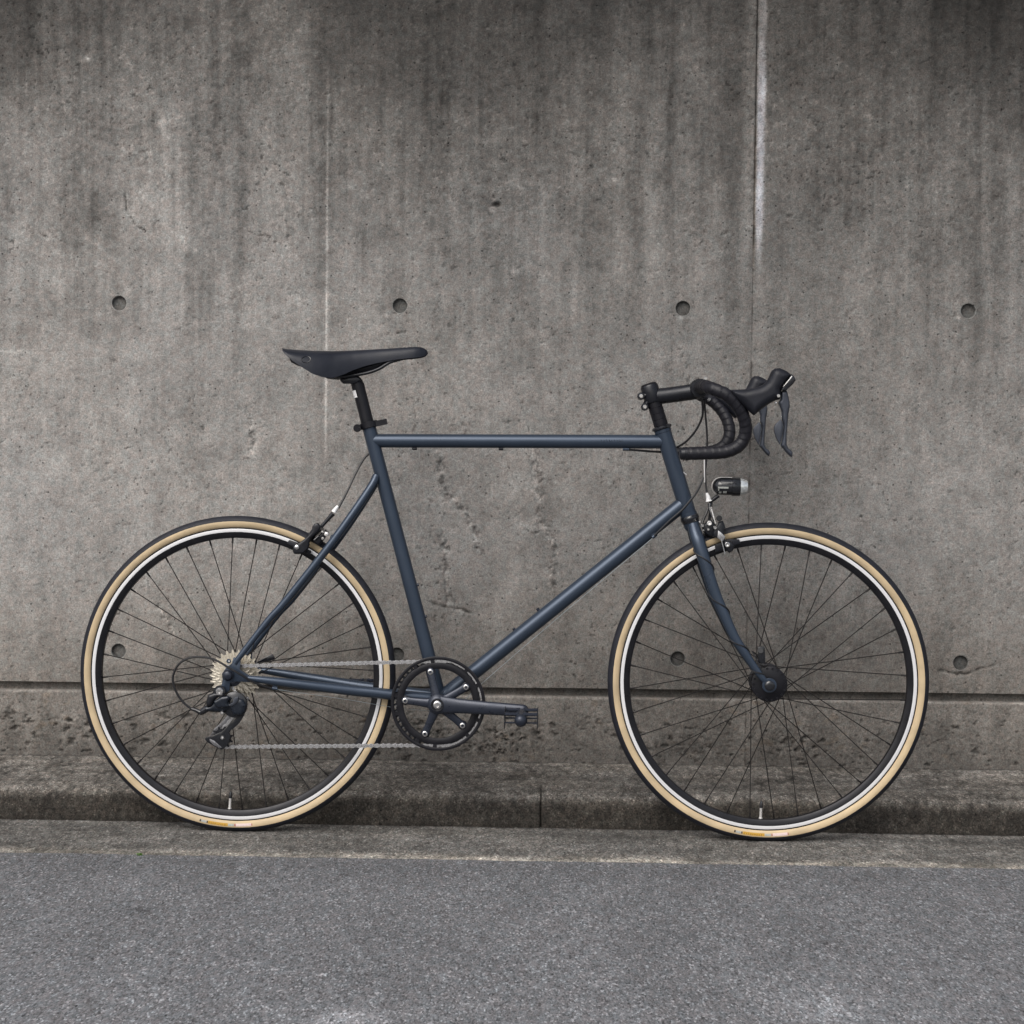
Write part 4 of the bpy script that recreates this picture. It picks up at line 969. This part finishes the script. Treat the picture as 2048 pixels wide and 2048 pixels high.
sweep(mb, smooth_path(armp, 5), [.0195, .0155, .0138, .0130], [.0065, .0075, .0072, .0075], n=24, planar=True, round_end=True)
crank = part('crank', mb, 'crank')
mb = MB(); gear(mb, rc, CHY, .0011, .074, RP-.0040, RP+.0028, TN, .05); part('chainring', mb, 'black', crank, smooth=False)
mb = MB()
for r0_, r1_ in ((.0732, .0868), (.0925, .0997)):
    lathe(mb, (rc[0], -.0522, rc[1]), (0, 1, 0), [(-.0010, r0_+.0006), (-.0014, r0_+.0012), (-.0014, r1_-.0012), (-.0008, r1_), (.0012, r1_), (.0012, r0_)], 96, closed=True)
for a in AR:
    for da in (-.10, .33):
        ring_sector(mb, rc, -.0522, .00125, .0862, .0930, a+da-.045, a+da+.045, 4)
    q = (rc[0]+math.cos(a)*.0690, rc[1]+math.sin(a)*.0690)
    lathe(mb, (q[0], -.0510, q[1]), (0, -1, 0), [(-.002, .0100), (.0012, .0100), (.0018, .0090)], 20)
    ring_sector(mb, rc, -.0508, .0012, .066, .078, a-.13, a+.13, 6)
part('chain_guard', mb, 'matte', crank, 'matt black chain guard ring with slots')
for a in AR:
    q = np.array([rc[0]+math.cos(a)*.0690, -.0560, rc[1]+math.sin(a)*.0690]); mb = MB()
    lathe(mb, q, (0, -1, 0), [(0, .0058), (.0018, .0058), (.0026, .0048), (.0026, .0030), (.0004, .0027), (.0004, 0)], 20); part('chainring_bolt', mb, 'steel', crank)
mb = MB(); q = bc+np.array([0, -.0715, 0]); lathe(mb, q, (0, -1, 0), [(0, .0135), (.0015, .0135), (.0016, .0118), (-.0005, .0108)], 28); part('dust_cap_ring', mb, 'gloss', crank)
mb = MB(); lathe(mb, q+[0, .001, 0], (0, -1, 0), [(0, .0085), (.0015, .0085), (.0022, .0075), (.0024, .0045), (.0012, .0040), (.0012, 0)], 24); part('crank_bolt', mb, 'steel', crank)
# far crank, turned half round
mb = MB(); aL = bc*2-ape; aL = np.array([aL[0], .084, aL[2]])
lathe(mb, bc+[0, .034, 0], (0, 1, 0), [(0, .014), (.012, .016), (.036, .0165)], 28)
sweep(mb, [bc+[0, .063, 0], bc*.6+aL*.4, aL], [.0175, .0145, .0130], [.009, .008, .0075], n=20, planar=True, round_end=True); part('crank', mb, 'crank')
def pedal(c, sg):
    """c: axle end at the crank; sg -1 towards the camera"""
    c = np.array(c); L = .095
    mb = MB(); lathe(mb, c+np.array([0, sg*.006, 0]), (0, sg, 0), [(0, .0060), (.010, .0062), (.014, .0125), (.028, .0130), (.060, .0115), (.078, .0132), (.086, .0128), (.091, .0095), (.0935, .005), (.094, 0)], 24)
    body = part('pedal', mb, 'crank')
    for dy in (.020, .078):
        mb = MB(); y = c[1]+sg*dy
        for dx in (-1, 1):
            sweep(mb, [(c[0]+dx*.004, y, c[2]+.0120), (c[0]+dx*.013, y, c[2]+.0105), (c[0]+dx*.033, y, c[2]+.0110)], .0034, .0060, n=10, planar=True)
            sweep(mb, [(c[0]+dx*.006, y, c[2]-.0065), (c[0]+dx*.033, y, c[2]-.0065)], .0017, .004, n=10, planar=True)
        part('pedal_cross_bar', mb, 'crank', body)
    for dx in (-1, 1):
        mb = MB(); x = c[0]+dx*.0335; V = []; nn = 14
        for i in range(nn+1):
            y = c[1]+sg*(.014+.070*i/nn); tz = .0135+(.004 if i % 2 else 0); bz = -.0150-(.004 if i % 2 else 0)
            for xx in (x-.0008, x+.0008): V += [(xx, y, c[2]+tz), (xx, y, c[2]+bz)]
        F = []
        for i in range(nn):
            o, q = 4*i, 4*i+4; F += [(o, q, q+1, o+1), (o+2, o+3, q+3, q+2), (o, o+2, q+2, q), (o+1, q+1, q+3, o+3)]
        F += [(0, 1, 3, 2), (4*nn, 4*nn+2, 4*nn+3, 4*nn+1)]
        mb.add(V, F); part('toothed_cage_plate', mb, 'black', body, smooth=False)
pc = D_(1607, 872, .130)
pedal((pc[0], ape[1]-.004, pc[2]), -1); pedal((aL[0], aL[1]+.004, aL[2]-.002), 1)

# ---- derailleur
UJ = C_(985, 1095, .058); LJ = C_(800, 1517, .058)
mb = MB()
puff(mb, poly(C_, [(690, 1040), (790, 985), (880, 972), (912, 1008), (905, 1050), (1000, 985), (1080, 1010), (1125, 1090), (1110, 1180), (1060, 1235), (950, 1230), (900, 1160), (820, 1190), (690, 1185), (560, 1175), (570, 1110), (640, 1090)], .070), -.070, .010, .010, .0016)
der = part('rear_derailleur', mb, 'derail')
mb = MB(); puff(mb, poly(C_, [(690, 1045), (790, 988), (878, 975), (905, 1005), (880, 1040), (870, 1075), (900, 1110), (850, 1130), (745, 1135), (700, 1090)], .084), -.084, .0045, .006, .0014); part('parallelogram_link', mb, 'derail', der)
mb = MB(); puff(mb, poly(C_, [(620, 960), (700, 930), (830, 940), (840, 985), (760, 985), (700, 1040), (660, 1110), (600, 1115), (595, 1050)], .078), -.078, .007, .007, .0016)
cyl(mb, C_(768, 920, .080), C_(768, 920, .062), .0125, 28, bev=.001); part('hanger_knuckle', mb, 'black', der)
mb = MB(); lathe(mb, C_(768, 920, .080), (0, -1, 0), [(0, .0080), (.0025, .0080), (.0035, .0070), (.0035, .0032), (.0010, .0028), (.001, 0)], 24); part('hanger_bolt', mb, 'steel', der)
mb = MB(); c = C_(965, 1085, .066); lathe(mb, c, (0, -1, 0), [(-.010, .0245), (.004, .0278), (.007, .0268), (.010, .018), (.0115, .008), (.0118, 0)], 36); part('cage_knuckle', mb, 'gloss', der)
mb = MB(); slab(mb, poly(C_, [(950, 1000), (1010, 985), (1015, 1030), (980, 1075), (920, 1110), (890, 1085), (940, 1060)], .080), -.080, .0025, .0015, steps=2); part('highlight_stand_in', mb, 'levermetal', der)  # added pale plate that imitates the highlight on the cage knuckle
mb = MB(); sweep(mb, smooth_path([C_(600, 1140, .072), C_(545, 1180, .072), C_(520, 1190, .072), C_(470, 1165, .072), C_(405, 1145, .072)], 3), [.0075, .0072, .0060, .0050, .0040, .0036], n=16); part('barrel_adjuster', mb, 'gloss', der)
mb = MB(); slab(mb, poly(C_, [(1000, 1190), (1110, 1150), (1085, 1230), (1020, 1330), (950, 1395), (885, 1440), (915, 1490), (880, 1590), (830, 1650), (790, 1672), (700, 1625), (610, 1575), (578, 1535), (590, 1510), (700, 1480), (790, 1440), (860, 1380), (925, 1290)], .0665), -.0665, .0016, .0008); part('derailleur_cage', mb, 'gloss', der)
mb = MB(); slab(mb, poly(C_, [(880, 1215), (960, 1200), (935, 1265), (860, 1350), (760, 1440), (640, 1500), (700, 1400), (800, 1310)], .046), -.046, .0012, .0005); slab(mb, poly(C_, [(640, 1530), (700, 1555), (760, 1610), (800, 1640), (770, 1655), (690, 1610), (640, 1560)], .0690), -.0690, .0008, .0004); part('inner_cage_plate', mb, 'cageplate', der)
for q in (UJ, LJ):
    mb = MB(); gear(mb, (q[0], q[2]), -.0565, .0012, .004, .0188, .0240, 11, .2); lathe(mb, (q[0], -.053, q[2]), (0, -1, 0), [(0, .0165), (.007, .0165)], 20); part('jockey_wheel', mb, 'black', der, smooth=False)
for (x, y, r) in ((805, 1515, .0042), (800, 1195, .0040)):
    mb = MB(); lathe(mb, C_(x, y, .068 if y > 1400 else .080), (0, -1, 0), [(-.004, r), (.002, r), (.003, r*.8), (.003, r*.4), (.001, 0)], 18); part('cage_bolt', mb, 'steel', der)

# ---- chain
T_ = 12; RS = .0127/(2*math.sin(PI/T_)); RJ = .0220
circ = [((RC[0], RC[2]), RP, 1), ((RW[0], RW[2]), RS, 1), ((UJ[0], UJ[2]), RJ, -1), ((LJ[0], LJ[2]), RJ, 1)]
# travelling from the chainring over its top to the sprocket: anticlockwise seen from the camera is +
def tangent(c1, r1, s1, c2, r2, s2):
    c1 = np.array(c1); c2 = np.array(c2); d = c2-c1; L = np.linalg.norm(d); u = d/L
    # signed radii: travelling direction u', centre lies on the left (+) or right (-)
    k = (s1*r1-s2*r2)/L; 
    nx = np.array([-u[1], u[0]])
    # unit normal n (left of travel) with n.(c2-c1) = s1 r1 - s2 r2 negated suitably
    cth = k; sth = math.sqrt(max(0, 1-k*k))
    n = u*cth*1.0+nx*sth
    return c1-n*s1*r1, c2-n*s2*r2
segs = []
for i in range(4):
    a, b = circ[i], circ[(i+1) % 4]; segs.append(tangent(a[0], a[1], a[2], b[0], b[1], b[2]))
pathp = []
for i in range(4):
    p0, p1 = segs[i]; c, r, s = circ[(i+1) % 4]; q0 = segs[(i+1) % 4][0]
    nn = 60
    for k in range(nn): pathp.append(p0+(p1-p0)*k/nn)
    a0 = math.atan2(p1[1]-c[1], p1[0]-c[0]); a1 = math.atan2(q0[1]-c[1], q0[0]-c[0])
    if s > 0:
        while a1 < a0: a1 += 2*PI
    else:
        while a1 > a0: a1 -= 2*PI
    for k in range(nn): t = a0+(a1-a0)*k/nn; pathp.append(np.array([c[0]+r*math.cos(t), c[1]+r*math.sin(t)]))
pathp.append(pathp[0]); pathp = np.array(pathp)
LC = np.r_[0, np.cumsum(np.linalg.norm(np.diff(pathp, axis=0), axis=1))]
NL = int(round(LC[-1]/.0127/2)*2); pin = np.stack([np.interp(np.arange(NL)*LC[-1]/NL, LC, pathp[:, k]) for k in (0, 1)], 1)
yat = np.interp(pin[:, 0], [RW[0]-.02, RW[0]+.03, RC[0]-.05, RC[0]+.1], [-.0485, -.0485, CHY, CHY])
mb = MB()
for p, y in zip(pin, yat): cyl(mb, (p[0], y-.0037, p[1]), (p[0], y+.0037, p[1]), .0019, 8); cyl(mb, (p[0], y-.0014, p[1]), (p[0], y+.0014, p[1]), .0036, 10)
chain = part('chain', mb, 'chain')
def linkmesh(name, yo, hgt):
    mb = MB(); pts = []
    for k in range(-4, 5): a = k*PI/8*.98; pts.append((.00635+hgt*math.cos(a), hgt*math.sin(a)))
    pts.append((0, hgt*.62))
    for k in range(-4, 5): a = PI+k*PI/8*.98; pts.append((-.00635+hgt*math.cos(a), hgt*math.sin(a)))
    pts.append((0, -hgt*.62))
    for s in (-1, 1): slab(mb, pts, s*yo, .00055, .0002, steps=1)
    me = link(name, mb, 'chain', smooth=False); return me
proto = [linkmesh('chain_link', .0029, .0043), linkmesh('chain_link', .0019, .0041)]
for k in range(NL):
    a, b = pin[k], pin[(k+1) % NL]; o = proto[k % 2] if k < 2 else bpy.data.objects.new('chain_link', proto[k % 2].data)
    if k >= 2: C.objects.link(o)
    o.parent = chain; o.location = ((a[0]+b[0])/2, (yat[k]+yat[(k+1) % NL])/2, (a[1]+b[1])/2); o.rotation_euler = (0, -math.atan2(b[1]-a[1], b[0]-a[0]), 0)

# ---- brakes
def brake(prefix_front):
    pass
mb = MB()      # rear caliper
slab(mb, poly(F_, [(225, 1075), (240, 990), (330, 930), (420, 870), (490, 800), (560, 720), (570, 640), (610, 590), (670, 580), (720, 640), (700, 700), (640, 770), (560, 840), (520, 900), (520, 960), (500, 1030), (420, 1110), (330, 1125), (255, 1125)], .034), -.034, .006, .004, steps=3)
slab(mb, poly(F_, [(580, 880), (740, 740), (800, 690), (850, 740), (800, 830), (760, 890), (700, 960), (640, 950)], .018), -.018, .012, .005, steps=3)
slab(mb, poly(F_, [(480, 830), (560, 720), (640, 600), (700, 640), (760, 700), (620, 820), (560, 900)], .0), 0, .030, .006, steps=3)
rb_ = part('brake_caliper', mb, 'black', bike, 'black caliper brake on the seatstays over the rear wheel')
mb = MB(); slab(mb, poly(F_, [(130, 930), (165, 878), (330, 935), (400, 990), (540, 1070), (545, 1100), (520, 1130), (400, 1085), (240, 1000)], .018), -.018, .006, .002); part('brake_pad', mb, 'rubber', rb_)
for (x, y, d, r, mt) in ((295, 1005, .041, .0050, 'steel'), (655, 700, .036, .0036, 'steel'), (745, 735, .034, .0032, 'steel'), (815, 775, .032, .0046, 'ferrule'), (750, 850, .032, .0036, 'steel')):
    mb = MB(); lathe(mb, F_(x, y, d), (0, -1, 0), [(-.006, r), (.001, r), (.002, r*.75), (.0022, 0)], 16); part('brake_bolt', mb, mt, rb_)
mb = MB(); sweep(mb, [F_(720, 650, .02), F_(800, 560, .02), F_(935, 410, .02)], [.0040, .0038, .0052], n=14); sweep(mb, [F_(600, 880, .035), F_(680, 810, .035)], .0022, n=8); part('brake_barrel', mb, 'gloss', rb_)
mb = MB(); sweep(mb, [F_(945, 385, .02), F_(960, 355, .02), F_(1020, 280, .02)], [.0055, .0045, .0032], n=14); part('white_ferrule', mb, 'white', rb_)

mb = MB()      # front caliper
slab(mb, poly(J_, [(640, 1290), (700, 1200), (740, 1130), (800, 1080), (850, 1180), (870, 1300), (830, 1400), (890, 1450), (1000, 1480), (1040, 1560), (1025, 1650), (950, 1702), (885, 1630), (850, 1540), (760, 1420), (640, 1390)], .030), -.030, .006, .004, steps=3)
slab(mb, poly(J_, [(420, 1180), (520, 1080), (600, 1060), (680, 1150), (720, 1280), (640, 1390), (540, 1370), (470, 1320), (440, 1260)], .010), -.010, .015, .005, steps=3)
cyl(mb, J_(758, 1030, .036), J_(758, 1030, .020), .0062, 20, bev=.001); sweep(mb, [J_(780, 1090, .03), J_(830, 1230, .03)], .0060, n=14)
sweep(mb, smooth_path([J_(470, 1370, -.02), J_(580, 1340, -.02), J_(700, 1340, -.02)], 3), .008, n=14)
fb = part('brake_caliper', mb, 'black', bike, 'black and silver caliper brake on the fork over the front wheel')
mb = MB(); slab(mb, poly(J_, [(870, 1440), (960, 1425), (1140, 1435), (1172, 1510), (1060, 1550), (1040, 1590), (880, 1620), (840, 1640), (690, 1680), (675, 1560), (690, 1530), (830, 1480)], .016), -.016, .006, .002); part('brake_pad', mb, 'rubber', fb)
mb = MB(); slab(mb, poly(J_, [(735, 1262), (790, 1300), (875, 1385), (835, 1462), (800, 1470), (722, 1400)], .0385), -.0385, .0018, .0008)
sweep(mb, [J_(800, 1450, .040), J_(870, 1720, .040)], .0012, n=8); part('quick_release_plate', mb, 'chain', fb)
for (x, y, d, r, mt) in ((915, 1540, .038, .0056, 'steel'), (570, 1125, .030, .0050, 'ferrule'), (680, 1212, .038, .0040, 'steel'), (430, 1172, .030, .0036, 'steel'), (545, 1245, .030, .0030, 'steel'), (600, 826, .014, .0027, 'steel'), (450, 1260, .028, .0022, 'steel'), (380, 1095, .024, .0026, 'steel')):
    mb = MB(); lathe(mb, J_(x, y, d), (0, -1, 0), [(-.008, r), (.001, r), (.002, r*.8), (.002, r*.35), (.0008, 0)], 16); part('brake_bolt', mb, mt, fb)
mb = MB(); sweep(mb, [J_(580, 760, .006), J_(570, 830, .010), J_(610, 950, .018), J_(680, 1110, .024)], [.0052, .0030, .0028, .0028], n=12); part('brake_barrel', mb, 'gloss', fb)
mb = MB(); sweep(mb, [J_(605, 850, .022), J_(690, 1130, .028)], .0014, n=8); part('inner_wire', mb, 'ferrule', fb)
mb = MB(); sweep(mb, [J_(515, 540, .006), J_(540, 610, .006), J_(550, 670, .006), J_(556, 700, .006)], [.0024, .0046, .0052, .0070], n=14); part('white_ferrule', mb, 'white', fb)

# ---- cables
def cable(pts, r=.0024, mat='cable', name='brake_cable', n=8, sm=6):
    mb = MB(); sweep(mb, smooth_path(pts, sm), r, n=n); return part(name, mb, mat)
cable([B_(790, 470, .05), B_(800, 560, .03), B_(795, 640, .02), B_(760, 730, .01), B_(700, 820, 0), B_(630, 890, -.01), B_(540, 945, -.02), B_(430, 985, -.016), P(1252, 899, .004)])
cable([B_(815, 480, .04), B_(825, 620, .02), B_(838, 780, .01), B_(842, 920, .006), B_(825, 1050, .004), B_(822, 1180, .004), B_(830, 1300, .004), B_(838, 1375, .006)], .0021)
mb = MB(); sweep(mb, [B_(815, 1060, .010), B_(817, 1280, .010)], .0015, n=8); part('silver_cable_sleeve', mb, 'ferrule')
cable([B_(838, 900, -.02), B_(830, 1100, -.005), B_(800, 1245, .010), B_(745, 1365, .024), B_(690, 1440, .030), B_(600, 1545, .030), B_(480, 1650, .026), P(1309, 1071, .018)], name='shift_cable')
cable([B_(575, 1070, .0), B_(580, 1130, .004), B_(605, 1175, .006), B_(640, 1205, .004)], .0016, 'ferrule', 'wire_loop')
cable([J_(540, 850, .0), J_(500, 950, .004), J_(450, 1060, .01), J_(420, 1160, .014)], .0028, 'cable', 'lamp_wire')
cable([A_(1010, 1170, -.018), A_(950, 1200, -.018), A_(890, 1270, -.012), A_(820, 1400, -.004), A_(740, 1570, .008), A_(662, 1720, .020)])
cable([C_(410, 1150, .072), C_(300, 1060, .074), C_(210, 930, .076), C_(165, 780, .078), C_(195, 640, .080), C_(275, 540, .082), C_(400, 483, .084), C_(560, 477, .086), C_(720, 518, .086), C_(880, 612, .086), C_(1050, 708, .082), C_(1200, 800, .072), C_(1400, 870, .060), C_(1460, 880, .058)], .0024, name='shift_cable')
cable([P(1309, 1073, .012), P(1120, 1232, .006), P(968, 1363, .003), P(905, 1425, .0)], .00042, 'wire', 'inner_wire', sm=2)
cable([P(554, 1379, .058), P(700, 1400, .034), P(800, 1417, .015), P(880, 1422, .0)], .00042, 'wire', 'inner_wire', sm=2)

# ---- headlamp
lc = J_(800, 415, .004); e = np.array([1.0, 0, -.012]); e = nrm(e); px = 1/9.66/944
mb = MB(); lathe(mb, lc, e, [(-165*px, .0005), (-160*px, 40*px), (-140*px, 90*px), (-100*px, 132*px), (-50*px, 155*px), (0, 163*px), (150*px, 165*px), (195*px, 168*px), (200*px, 178*px), (345*px, 180*px), (355*px, 172*px)], 36)
hl = part('headlamp', mb, 'gloss', bike, 'black headlamp with silver band and reflector')
mb = MB(); lathe(mb, lc, e, [(350*px, 168*px), (380*px, 168*px), (470*px, 140*px), (495*px, 128*px), (497*px, 118*px), (440*px, 60*px), (430*px, 0)], 36); part('lamp_reflector', mb, 'lens', hl)
mb = MB(); pts = [lc+e*(200*px)+[0, 0, 172*px], lc+e*(60*px)+[0, 0, 174*px], lc+e*(-40*px)+[0, 0, 168*px], lc+e*(-110*px)+[0, 0, 140*px], lc+e*(-160*px)+[0, 0, 85*px], lc+e*(-180*px)+[0, 0, 20*px], lc+e*(-172*px)+[0, 0, -50*px], lc+e*(-140*px)+[0, 0, -110*px], lc+e*(-120*px)+[0, 0, -140*px]]
sweep(mb, smooth_path(pts, 4), 11*px, .0085, n=12, planar=True); part('silver_band', mb, 'ferrule', hl)
mb = MB()
def onlamp(x0, x1, z0, z1):
    V = []; r = 164.5*px
    for x in (x0, x1):
        for k in range(4):
            z = z0+(z1-z0)*k/3; V.append(lc+e*(x*px)+np.array([0, -math.sqrt(r*r-(z*px)**2)-.0003, z*px]))
    mb.add(V, [(k, k+1, k+5, k+4) for k in range(3)])
onlamp(-80, 120, -35, 0); onlamp(-60, -10, -130, -95); onlamp(20, 90, -125, -85); onlamp(-75, -55, -80, -40); part('lamp_print', mb, 'grey', hl)
mb = MB(); sweep(mb, smooth_path([J_(745, 590, .0), J_(690, 630, .0), J_(640, 670, .0), J_(600, 700, .0), J_(600, 760, .0)], 3), [.0045, .0042, .0036, .0036], n=12); sweep(mb, smooth_path([J_(600, 740, -.004), J_(590, 900, -.006), J_(560, 1100, -.006), J_(540, 1200, 0)], 3), .0030, n=10); part('lamp_bracket', mb, 'black', hl)
